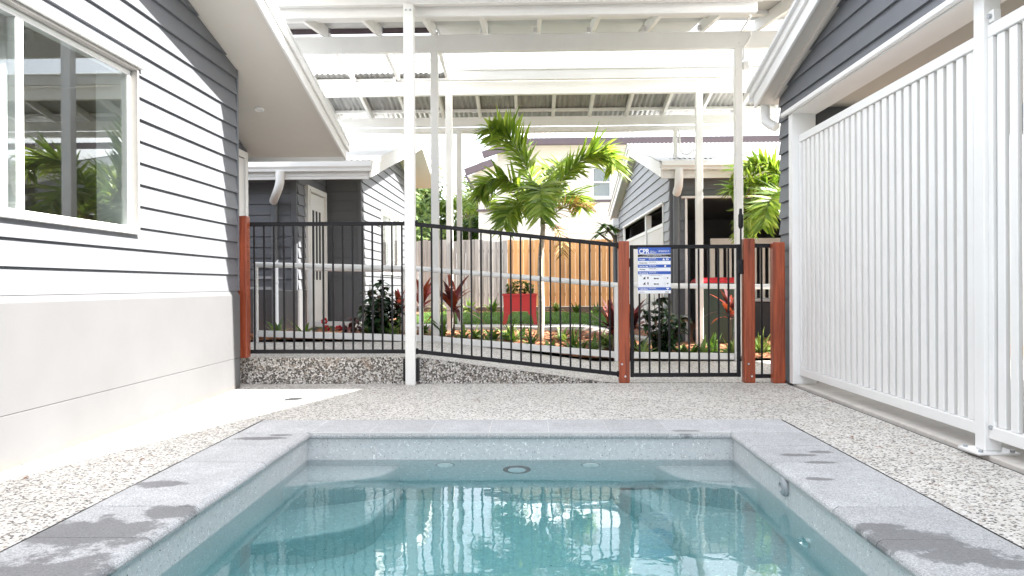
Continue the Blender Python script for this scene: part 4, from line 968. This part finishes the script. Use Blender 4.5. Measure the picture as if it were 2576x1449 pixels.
# enclosed verandah at its left end
vz = hzz(540, 1230)
vw = (hx(1216), hx(1249), hzz(527, 1230), hzz(432, 1230))
wallmesh('verandah_wall', bh, fH, xv, xc, 0, hzz(405, 1230), [vw], mat='cream', depth=.1)
boards(bh, fH, xv, xc - .01, .6, vz, .165, [vw], (), 'cream', thick=.028)
fb('verandah_sill', fH, xv - .05, xc - .012, vw[2] - .06, vw[2], .0, .09, 'brown', bh)
for k in range(4): u = vw[0] + .04 + k * .055; mk('louvre', *beamg(Vector(fH.pt(u, vw[2], -.03)), Vector(fH.pt(u + .03, vw[3], -.03)), .012, .05), 'brown', bh)
ge = [at('y', HY - .5, 1218, 386), at('y', HY - .5, 1251, 372)]
def fascia_run(p, q, h, name): return mk(name, *beamg(p, q, .12, h), 'brown', bh, bev=.01)
yE = HY - .55
e0 = at('y', yE, 1345, 356); box('eave_gutter', (at('y', yE, 1330, 356).x, yE - .06, e0.z - .11), (12.3, yE + .06, e0.z + .09), 'brown', bh, bev=.015)
box('eave_lining', (xc - .2, yE + .06, e0.z - .06), (12.2, HY, e0.z - .03), 'cream', bh, bev=0)
A_, B_ = at('y', yE, 1214, 390), at('y', yE, 1330, 352)
fascia_run(A_, B_, .2, 'rake_fascia')
C_, D_ = at('y', yE - .1, 1170, 434), at('y', yE - .1, 1240, 408)
fascia_run(C_, D_, .2, 'lower_rake_fascia'); fascia_run(at('y', yE - .1, 1171, 440), at('y', yE - .1, 1205, 497), .07, 'verandah_brace')
mk('verandah_soffit', [at('y', yE - .08, 1177, 444), at('y', yE - .08, 1245, 412), at('y', HY - .03, 1245, 430), at('y', HY - .03, 1205, 490)], [(0, 1, 2, 3)], 'cream', bh, closed=False)
zr = e0.z + .1
corr('roof', -.4, 12.4, yE - .08, zr, HY + 5, zr + 2.3, 'roof', bh, pitch=.15, amp=.015)
V = [A_ + Vector((0, 0, .1)), B_ + Vector((0, 0, .12)), Vector((-.4, HY + 5, zr + 2.3)), Vector((-1.2, HY + 5, zr + .6))]
mk('side_roof', V, [(0, 1, 2, 3)], 'roof', bh, closed=False)
wallmesh('wall', bh, Fr('x', xv, -1), HY, HY + 8, 0, 4.2, mat='cream')

# ------------------------------------------------------------------ planting
rnd = random.Random(11)
def bladeg(p, d, side, L, w, droop=.3, n=3, fold=0.0, tip=.06):
    """a leaf: starts at p, runs along d, bends down by droop; w is its greatest width"""
    V, Fc = [], []; d = d.normalized(); side = (side - d * side.dot(d)).normalized(); pos_ = Vector(p); dd = Vector(d)
    for i in range(n + 1):
        t = i / n; wd = w * max(tip, math.sin(math.pi * (.12 + .86 * t) ** .8)) * .5
        up = side.cross(dd).normalized()
        V += [pos_ - side * wd + up * fold * wd, pos_ + side * wd + up * fold * wd]
        dd = (dd + Vector((0, 0, -droop / n))).normalized(); pos_ = pos_ + dd * (L / n)
    Fc = [(2 * i, 2 * i + 1, 2 * i + 3, 2 * i + 2) for i in range(n)]; return V, Fc
def bez(p, n):
    out = []
    for i in range(n + 1):
        t = i / n; q = [Vector(a) for a in p]
        while len(q) > 1: q = [q[k].lerp(q[k + 1], t) for k in range(len(q) - 1)]
        out.append(q[0])
    return out
def frond(parent, ctrl, ll=.36, n=60, mat='palm', lw=.036, skip=.16, bushy=1.0):
    pts = bez(ctrl, 40); parts = []
    m = mk('frond', *tubeg(pts[::4], [.014 * (1 - .8 * i / 10) for i in range(11)], 6), 'rachis', parent, smooth=True)
    for i in range(n):
        t = skip + (1 - skip) * i / (n - 1); k = min(39, int(t * 40)); p = pts[k].lerp(pts[k + 1], t * 40 - k); d = (pts[k + 1] - pts[k]).normalized()
        s = d.cross(Vector((0, 0, 1)));  s = s.normalized() if s.length > .05 else Vector((1, 0, 0)); up = s.cross(d)
        env = min(1, .45 + 1.6 * (t - skip)) * (1 - .45 * max(0, t - .6) / .4)
        for sg in (-1, 1):
            for _ in range(2 if rnd.random() < bushy * .7 else 1):
                roll = rnd.uniform(-.7, .9) if bushy > .5 else rnd.uniform(-.5, .75)
                ld = d * rnd.uniform(.55, .95) + s * sg * math.cos(roll) + up * math.sin(roll)
                parts.append(bladeg(p, ld, d.cross(ld).cross(ld) if rnd.random() < .4 else d + up * rnd.uniform(-.4, .4), ll * env * rnd.uniform(.85, 1.25), lw * rnd.uniform(.8, 1.2), rnd.uniform(.15, .65), 3, .3))
    mk('leaflets', *merge(parts), mat, m, closed=False)
    return m
def palm(label, base, top, fr, r0=.038, n=60, ll=.36):
    t = thing('palm_tree', label, 'palm', base)
    b, tp = Vector(base), Vector(top); pts = [b.lerp(tp, i / 10) + Vector((.015 * math.sin(i * .7), .01 * math.cos(i), 0)) for i in range(11)]
    mk('trunk', *tubeg(pts, [r0 * (1.25 - .045 * i) for i in range(11)], 12), 'trunk', t, smooth=True)
    mk('crownshaft', *tubeg([tp - Vector((0, 0, .03)), tp + Vector((0, 0, .25)), tp + Vector((.0, 0, .4))], [r0 * .8, r0 * .75, r0 * .3], 10), 'rachis', t, smooth=True)
    for ctrl, kw in fr: frond(t, ctrl, n=kw.pop('n', n), ll=kw.pop('ll', ll), **kw)
    return t
PY = 9.75
A = lambda u, v, dy=0: at('y', PY + dy, u, v)
pb = A(1357, 845); pb.z = gz(pb.x, PY) - .02
cr = A(1365, 565)
palm('tall slender palm with bushy fronds in the middle of the garden bed', pb, cr, [
    ([A(1368, 548), A(1345, 460, .05), A(1320, 380, .15), A(1268, 318, .1), A(1228, 322, -.1)], dict(n=80, ll=.46)),
    ([A(1370, 548), A(1400, 450, .1), A(1460, 375, .15), A(1535, 355, .05), A(1548, 420, -.1)], dict(n=78, ll=.44)),
    ([A(1362, 545), A(1330, 480, -.1), A(1275, 430, -.2), A(1225, 440, -.3), A(1205, 490, -.35)], dict(n=70, ll=.40)),
    ([A(1366, 548), A(1360, 490, -.3), A(1356, 440, -.6), A(1362, 455, -1.0), A(1362, 540, -1.25)], dict(n=70, ll=.40)),
    ([A(1364, 545), A(1340, 520, .25), A(1310, 490, .5), A(1280, 500, .7), A(1262, 540, .8)], dict(n=50, ll=.36)),
    ([A(1368, 545), A(1395, 510, .2), A(1425, 470, .45), A(1450, 480, .6), A(1462, 520, .7)], dict(n=50, ll=.36)),
    ([A(1366, 545), A(1372, 480, .1), A(1385, 430, .3), A(1400, 400, .5), A(1420, 410, .7)], dict(n=46, ll=.34)),
    ([A(1362, 548), A(1335, 530, -.2), A(1300, 500, -.4), A(1275, 520, -.55), A(1268, 570, -.6)], dict(n=50, ll=.34)),
    ([A(1366, 552), A(1385, 545, -.1), A(1420, 515, -.2), A(1455, 500, -.25), A(1490, 520, -.3)], dict(n=34, ll=.30, mat='palmdead', lw=.014, bushy=.3)),
    ([A(1364, 560), A(1400, 560, -.1), A(1420, 590, -.2), A(1415, 640, -.22)], dict(n=22, ll=.22, mat='palmdead', lw=.016, bushy=.2)),
], n=60)
PY = 10.45
B = lambda u, v, dy=0: at('y', PY + dy, u, v)
base2 = Vector((3.62, PY, gz(3.6, PY)))
c2 = Vector((3.62, PY, 1.62))
palm('shorter palm half hidden behind the right house corner', base2, c2 , [
    ([c2, B(1985, 470), B(1940, 470, -.1), B(1880, 440, -.2), B(1835, 480, -.3)], dict(n=64)),
    ([c2, B(1975, 500, -.1), B(1930, 490, -.3), B(1890, 500, -.5), B(1870, 590, -.6)], dict(n=64)),
    ([c2, B(1985, 440, .1), B(1950, 400, .1), B(1900, 400, 0), B(1850, 430, -.1)], dict(n=60)),
    ([c2, B(1990, 470, -.2), B(1960, 450, -.6), B(1930, 490, -.9), B(1920, 570, -1)], dict(n=60)),
    ([c2, c2 + Vector((.3, .1, .7)), c2 + Vector((.8, .2, 1.0)), c2 + Vector((1.3, .2, .8))], dict(n=50)),
    ([c2, c2 + Vector((.0, .4, .7)), c2 + Vector((-.1, .9, 1.0)), c2 + Vector((-.2, 1.3, .7))], dict(n=50)),
    ([c2, c2 + Vector((.1, -.2, .9)), c2 + Vector((.2, -.4, 1.4)), c2 + Vector((.3, -.8, 1.5))], dict(n=50)),
])
def shrub(label, u, v, Y, h, w, n, mat, leaf, stems=7, group=None, name='shrub', lw=.45, cat='shrub'):
    b = at('y', Y, u, v); b.z = gz(b.x, Y) - .01; t = thing(name, label, cat, b, group); sp_, lf = [], []
    for i in range(stems):
        a = rnd.uniform(0, 6.28); rr = w * .5 * math.sqrt(rnd.random()); hh = h * rnd.uniform(.65, 1.0) * (1 - .35 * (rr / (w * .5)) ** 2)
        q = b + Vector((math.cos(a) * rr, math.sin(a) * rr, hh)); pts = bez([b + Vector((math.cos(a) * .03, math.sin(a) * .03, 0)), b + Vector((math.cos(a) * rr * .8, math.sin(a) * rr * .8, hh * .45)), q], 8)
        sp_.append(tubeg(pts, [.009 * (1 - .08 * k) for k in range(9)], 5))
        for k in range(n // stems):
            f = rnd.uniform(.15, 1); p = pts[min(8, int(f * 8))]; az = rnd.uniform(0, 6.28); d = Vector((math.cos(az), math.sin(az), rnd.uniform(-.2, .7)))
            lf.append(bladeg(p, d, d.cross(Vector((0, 0, 1))), leaf * rnd.uniform(.7, 1.25), leaf * lw, rnd.uniform(.4, 1.2), 3, .25))
    mk('stems', *merge(sp_), 'bark', t); mk('foliage', *merge(lf), mat, t, closed=False); return t
def cordyline(label, u, v, Y, hst, n, L, mats, group='cordylines in the garden bed', w=.085):
    b = at('y', Y, u, v); b.z = gz(b.x, Y) - .01; t = thing('cordyline', label, 'cordyline', b, group); n = int(n * 1.7)
    if hst > .05: mk('stem', *tubeg([b, b + Vector((.01, 0, hst * .6)), b + Vector((0, .01, hst))], [.014, .012, .01], 7), 'bark', t, smooth=True)
    for i in range(n):
        az = i * 2.4 + rnd.uniform(-.3, .3); k = i / n; el = .3 + 1.1 * k ** .8; p = b + Vector((0, 0, hst * (.72 + .28 * k)))
        d = Vector((math.cos(az) * math.cos(el), math.sin(az) * math.cos(el), math.sin(el)))
        mk('leaf', *bladeg(p, d, d.cross(Vector((0, 0, 1))), L * rnd.uniform(.75, 1.1), w * rnd.uniform(.8, 1.15), rnd.uniform(.3, 1.3), 6, .35), mats[i % len(mats)], t, closed=False)
    return t
shrub('dark glossy leafy shrub beside the cottage corner, left of white post', 958, 850, 9.45, .84, .62, 520, 'darkleaf', .15, 13)
shrub('dark glossy leafy shrub under the CPR sign behind the gate', 1662, 880, 9.5, .82, .60, 520, 'darkleaf', .15, 13)
shrub('sparse dark burgundy shrub left of the glossy shrub', 880, 850, 9.5, .42, .34, 60, 'corddark', .12, 5)
cordyline('pinkish red cordyline right beside the dark left shrub', 1005, 850, 9.7, .38, 11, .34, ['cordpink', 'cordred'])
cordyline('orange red cordyline just right of the white post', 1062, 850, 9.9, .46, 13, .40, ['cordred', 'cordpink'])
cordyline('tall dark burgundy cordyline on a bare stem beside thin posts', 1141, 850, 9.55, .42, 14, .46, ['corddark', 'cordred', 'corddark'])
cordyline('dark burgundy cordyline behind the left gate post', 1541, 872, 9.45, .30, 14, .46, ['corddark', 'corddark', 'cordred'])
cordyline('dark burgundy cordyline between gate post and CPR sign', 1592, 875, 9.6, .34, 12, .42, ['corddark', 'cordred'])
cordyline('tall reddish cordyline in front of the wheelie bin', 1836, 878, 9.75, .55, 9, .36, ['corddark', 'cordred'])
def clump(label, u, v, Y, n, L, w, mat, group, cat='plant', name='strappy_plant', el0=.5):
    b = at('y', Y, u, v); b.z = gz(b.x, Y) - .01; t = thing(name, label, cat, b, group); parts = []
    for i in range(n):
        az = rnd.uniform(0, 6.28); el = rnd.uniform(el0, 1.45); d = Vector((math.cos(az) * math.cos(el), math.sin(az) * math.cos(el), math.sin(el)))
        parts.append(bladeg(b + Vector((rnd.uniform(-.03, .03), rnd.uniform(-.03, .03), 0)), d, d.cross(Vector((0, 0, 1))), L * rnd.uniform(.6, 1.1), w, rnd.uniform(.3, 1.3), 4, .3))
    mk('leaves', *merge(parts), mat, t, closed=False); return t
clump('strappy green clump in front of the red planter', 1290, 850, 9.6, 34, .42, .022, 'midleaf', 'strappy clumps in the bed')
clump('strappy dark green clump right of the palm trunk', 1438, 860, 9.5, 34, .40, .022, 'midleaf', 'strappy clumps in the bed')
clump('strappy clump left of the palm trunk base', 1335, 858, 9.45, 26, .34, .022, 'midleaf', 'strappy clumps in the bed')
clump('strappy clump behind the two right timber posts', 1915, 885, 9.5, 30, .36, .03, 'paleleaf', 'strappy clumps in the bed')
ORD = ['first', 'second', 'third', 'fourth', 'fifth', 'sixth', 'seventh', 'eighth', 'ninth', 'tenth', 'eleventh', 'twelfth', 'thirteenth', 'fourteenth', 'fifteenth', 'sixteenth', 'seventeenth', 'eighteenth', 'nineteenth', 'twentieth', 'twenty-first', 'twenty-second', 'twenty-third', 'twenty-fourth', 'twenty-fifth', 'twenty-sixth', 'twenty-seventh', 'twenty-eighth']
us = sorted(u + rnd.uniform(-8, 8) for u in [700, 760, 930, 985, 1065, 1085, 1105, 1165, 1190, 1215, 1245, 1270, 1315, 1380, 1410, 1465, 1490, 1515, 1535, 1600, 1625, 1720, 1745, 1775, 1800, 1840, 1900, 1930])
for i, u in enumerate(us):
    Y = 9.2 + rnd.random() * .75 if u < 1560 else 9.2 + rnd.random() * .5
    mt = rnd.choice(['paleleaf', 'midleaf', 'paleleaf'])
    clump('small %s green bed plant, %s from the left behind the ramp handrail' % ('pale' if mt == 'paleleaf' else 'mid', ORD[i]), u, 860, Y, rnd.randint(14, 26), rnd.uniform(.17, .32), rnd.uniform(.035, .07), mt, 'small green plants in the garden bed', name='bed_plant', el0=.25)
for i, u in enumerate([1100, 1130, 1180, 1240, 1400, 1450, 1500, 1540]):
    clump('small green plant at the foot of the timber paling fence, %s from the left' % ORD[i], u, 780, 18.0 + rnd.random() * .3, 22, rnd.uniform(.28, .5), .07, rnd.choice(['paleleaf', 'midleaf']), 'plants along the timber fence', name='border_plant')
ger = thing('geranium', 'low plant with red flower heads near the cottage door', 'flowers', (at('y', 9.5, 830, 850).x, 9.5, gz(-2.4, 9.5)))
c = wloc(ger); lf, st = [], []
for i in range(40):
    az, rr = rnd.uniform(0, 6.28), rnd.uniform(.02, .28); p = c + Vector((math.cos(az) * rr, math.sin(az) * rr * .5, rnd.uniform(.02, .12))); d = Vector((math.cos(az), math.sin(az), .4)); lf.append(bladeg(p, d, d.cross(Vector((0, 0, 1))), .08, .07, .4, 3, .2))
mk('foliage', *merge(lf), 'midleaf', ger, closed=False)
for (u, v) in ((816, 808), (822, 826), (852, 826), (866, 827)):
    q = at('y', 9.5, u, v); s = tube('flower_stalk', [Vector((q.x, 9.5, c.z)), q], .004, 'rachis', ger, 6); pt = []
    for i in range(46):
        d = Vector((rnd.gauss(0, 1), rnd.gauss(0, 1), rnd.gauss(0, 1))).normalized(); pt.append(bladeg(q + d * .018, d + Vector((0, 0, .2)), d.orthogonal(), .028, .026, .1, 2, .1))
    mk('flower_head', *merge(pt), 'flower', s, closed=False)
# red trough planter with herbs
PLY = 11.35
pa, pb2 = at('y', PLY, 1264, 739), at('y', PLY, 1352, 832)
zg = gz(pa.x, PLY) + .045
pl = thing('trough_planter', 'bright red trough planter on splayed legs by the path', 'planter', ((pa.x + pb2.x) / 2, PLY + .14, zg))
xa, xb2, zt = pa.x, pb2.x, pa.z
mk('trough', *loft([(xa + .02, xb2 - .02, PLY + .02, PLY + .26, zt - .26), (xa + .008, xb2 - .008, PLY + .005, PLY + .275, zt - .03)]), 'red', pl, bev=.008)
mk('rim', *merge([boxg((xa - .004, PLY - .008, zt - .03), (xb2 + .004, PLY + .015, zt)), boxg((xa - .004, PLY + .265, zt - .03), (xb2 + .004, PLY + .288, zt)), boxg((xa - .004, PLY + .0155, zt - .03), (xa + .018, PLY + .2645, zt - .001)), boxg((xb2 - .018, PLY + .0155, zt - .03), (xb2 + .004, PLY + .2645, zt - .001))]), 'red', pl)
for (xx, s) in ((xa + .06, -1), (xb2 - .06, 1)):
    for yy in (PLY + .04, PLY + .24): mk('leg', *loft([(xx + s * .035 - .025, xx + s * .035 + .025, yy - .018, yy + .018, zg), (xx - .04, xx + .04, yy - .02, yy + .02, zt - .25)]), 'red', pl, bev=.004)
for (xx, s) in ((xa + .10, 1), (xb2 - .10, -1)): mk('apron', *loft([(xx - .03, xx + .03, PLY + .02, PLY + .05, zt - .31), (xx - .05, xx + .05, PLY + .02, PLY + .05, zt - .255)]), 'red', pl)
hb = thing('herb_plant', 'bushy green herbs growing in the red planter', 'herbs', ((xa + xb2) / 2, PLY + .14, zt - .04)); c = wloc(hb); lf = []
for i in range(420):
    p = c + Vector((rnd.uniform(-.2, .2), rnd.uniform(-.1, .1), 0)); p.z += rnd.random() * (.23 - abs(p.x - c.x) * .35); d = Vector((rnd.uniform(-1, 1), rnd.uniform(-1, 1), rnd.uniform(-.1, 1))); lf.append(bladeg(p, d, d.cross(Vector((0, .2, 1))), .05, .035, .4, 2, .2))
mk('foliage', *merge(lf), 'midleaf', hb, closed=False)
# frangipani leaning over the fence and the trees beyond
fp = thing('frangipani', 'small bare stemmed frangipani leaning out beside the right cottage', 'tree', (at('y', 17.2, 1560, 700).x, 17.2, .28)); c = wloc(fp)
q = [at('y', 17.2, 1560, 630), at('y', 17.2, 1540, 590), at('y', 17.2, 1520, 570)]
tube('trunk', [c, q[0], q[1], q[2]], [.05, .035, .03, .02], 'bark', fp, 8); tube('limb', [q[0], at('y', 17.2, 1535, 608), at('y', 17.2, 1510, 590)], [.03, .025, .018], 'bark', fp, 8); lf = []
for e in (q[2], at('y', 17.2, 1510, 590), at('y', 17.2, 1540, 575)):
    for i in range(26):
        az = rnd.uniform(0, 6.28); d = Vector((math.cos(az), math.sin(az), rnd.uniform(-.3, .9))); lf.append(bladeg(e, d, d.cross(Vector((0, 0, 1))), rnd.uniform(.2, .34), .075, .6, 4, .25))
mk('crown', *merge(lf), 'midleaf', fp, closed=False)
def tree(label, u, v, Y, rx, rz, n, mat='treeleaf', leaf=.22, clumps=26):
    c = at('y', Y, u, v); b = Vector((c.x, Y, 0)); t = thing('tree', label, 'tree', b, 'trees beyond the fence'); lf, st = [], []
    st.append(tubeg([b, b.lerp(c, .6), c], [.16, .12, .07], 8))
    for k in range(clumps):
        d = Vector((rnd.gauss(0, 1), rnd.gauss(0, 1), rnd.gauss(0, 1))).normalized() * rnd.uniform(.35, 1); e = c + Vector((d.x * rx, d.y * rx, d.z * rz)); st.append(tubeg([b.lerp(c, .75), (c + e) / 2 - Vector((0, 0, .1)), e], [.05, .03, .012], 5)); cs = rnd.uniform(.22, .42) * rx
        for i in range(n // clumps):
            g_ = Vector((rnd.gauss(0, .5), rnd.gauss(0, .5), rnd.gauss(0, .42))) * cs; dd = Vector((rnd.uniform(-1, 1), rnd.uniform(-1, 1), rnd.uniform(-.6, .8))); lf.append(bladeg(e + g_, dd, dd.orthogonal(), leaf * rnd.uniform(.6, 1.3), leaf * .4, .4, 2, .2))
    mk('trunk', *merge(st), 'bark', t); mk('crown', *merge(lf), mat, t, closed=False); return t
tree('leafy green tree beside the white pergola post left of the grey fence', 1066, 540, 25, 1.4, 1.5, 4200)
tree('broad green tree behind the grey paling fence near the left cottage', 1035, 600, 23, 1.3, 1.2, 2600)
tree('tall pale tree left of the cream house verandah', 1190, 535, 34, 1.3, 1.3, 1600, leaf=.2)
tree('low leafy shrub tree in front of the verandah corner', 1185, 590, 26, .6, .7, 1800, 'midleaf')
far = Vector(at('y', 25, 1180, 590)); far.z = 0; ft = at('y', 25, 1182, 560)
palm('small distant palm left of the cream house', far, ft - Vector((0, 0, .2)), [([ft, ft + Vector((math.cos(a) * .4, math.sin(a) * .3, .7)), ft + Vector((math.cos(a) * .9, math.sin(a) * .6, .9)), ft + Vector((math.cos(a) * 1.1, math.sin(a) * .8, .4))], dict(n=26, ll=.4, lw=.05)) for a in (.3, 1.5, 2.6, 3.6, 4.7, 5.6)], r0=.07)
# uncountable ground cover
def chips():
    parts = []
    for i in range(5200):
        x = rnd.uniform(-3.6, 3.4); y = 9.06 + rnd.random() ** 1.6 * 1.5; a_ = rnd.uniform(0, 3.14); L = rnd.uniform(.02, .07); w = rnd.uniform(.006, .018); z = gz(x, y) + rnd.uniform(.004, .02)
        d = Vector((math.cos(a_), math.sin(a_), rnd.uniform(-.3, .3))) * L * .5; s = Vector((-math.sin(a_), math.cos(a_), rnd.uniform(-.3, .3))) * w; p = Vector((x, y, z))
        parts.append(([p - d - s, p + d - s, p + d + s, p - d + s], [(0, 1, 2, 3)]))
    return merge(parts)
tag(mk('mulch', *chips(), 'chips', closed=False), 'orange brown bark mulch chips on the garden bed', 'mulch', kind='stuff')
def blades():
    V, Fc = [], []
    for i in range(26000):
        x = rnd.uniform(-2.35, 1.65); y = 11.77 + rnd.random() ** 1.3 * 5.4; z = max(gz(x, min(y, 13)), .24) + .03; a_ = rnd.uniform(0, 6.28); h = rnd.uniform(.02, .045); n = len(V)
        V += [(x - .004 * math.cos(a_), y - .004 * math.sin(a_), z), (x + .004 * math.cos(a_), y + .004 * math.sin(a_), z), (x + rnd.uniform(-.02, .02), y + rnd.uniform(-.02, .02), z + h)]; Fc.append((n, n + 1, n + 2))
    return V, Fc
tag(mk('grass', *blades(), 'grass', closed=False), 'short green lawn grass behind the garden bed', 'grass', kind='stuff')
# a few dry leaves and twigs blown about
parts = []
for i in range(46):
    if i < 30: x, y = rnd.uniform(1.72, 2.28), rnd.uniform(2.2, 6.8)
    elif i < 38: x, y = rnd.uniform(-2.5, -1.9), rnd.uniform(2.6, 6.3)
    else: x, y = rnd.uniform(-2.2, 2.1), rnd.uniform(6.0, 6.95)
    a_ = rnd.uniform(0, 6.28); d = Vector((math.cos(a_), math.sin(a_), .1)); tw = rnd.random() < .4
    parts.append(bladeg(Vector((x, y, .006)), d, d.cross(Vector((0, 0, 1))), rnd.uniform(.05, .11) if tw else rnd.uniform(.025, .05), .005 if tw else .016, .15, 3, .5))
tag(mk('leaf_litter', *merge(parts), 'chips', closed=False), 'scattered dry leaves and twigs on the pool deck', 'leaf litter', kind='stuff')
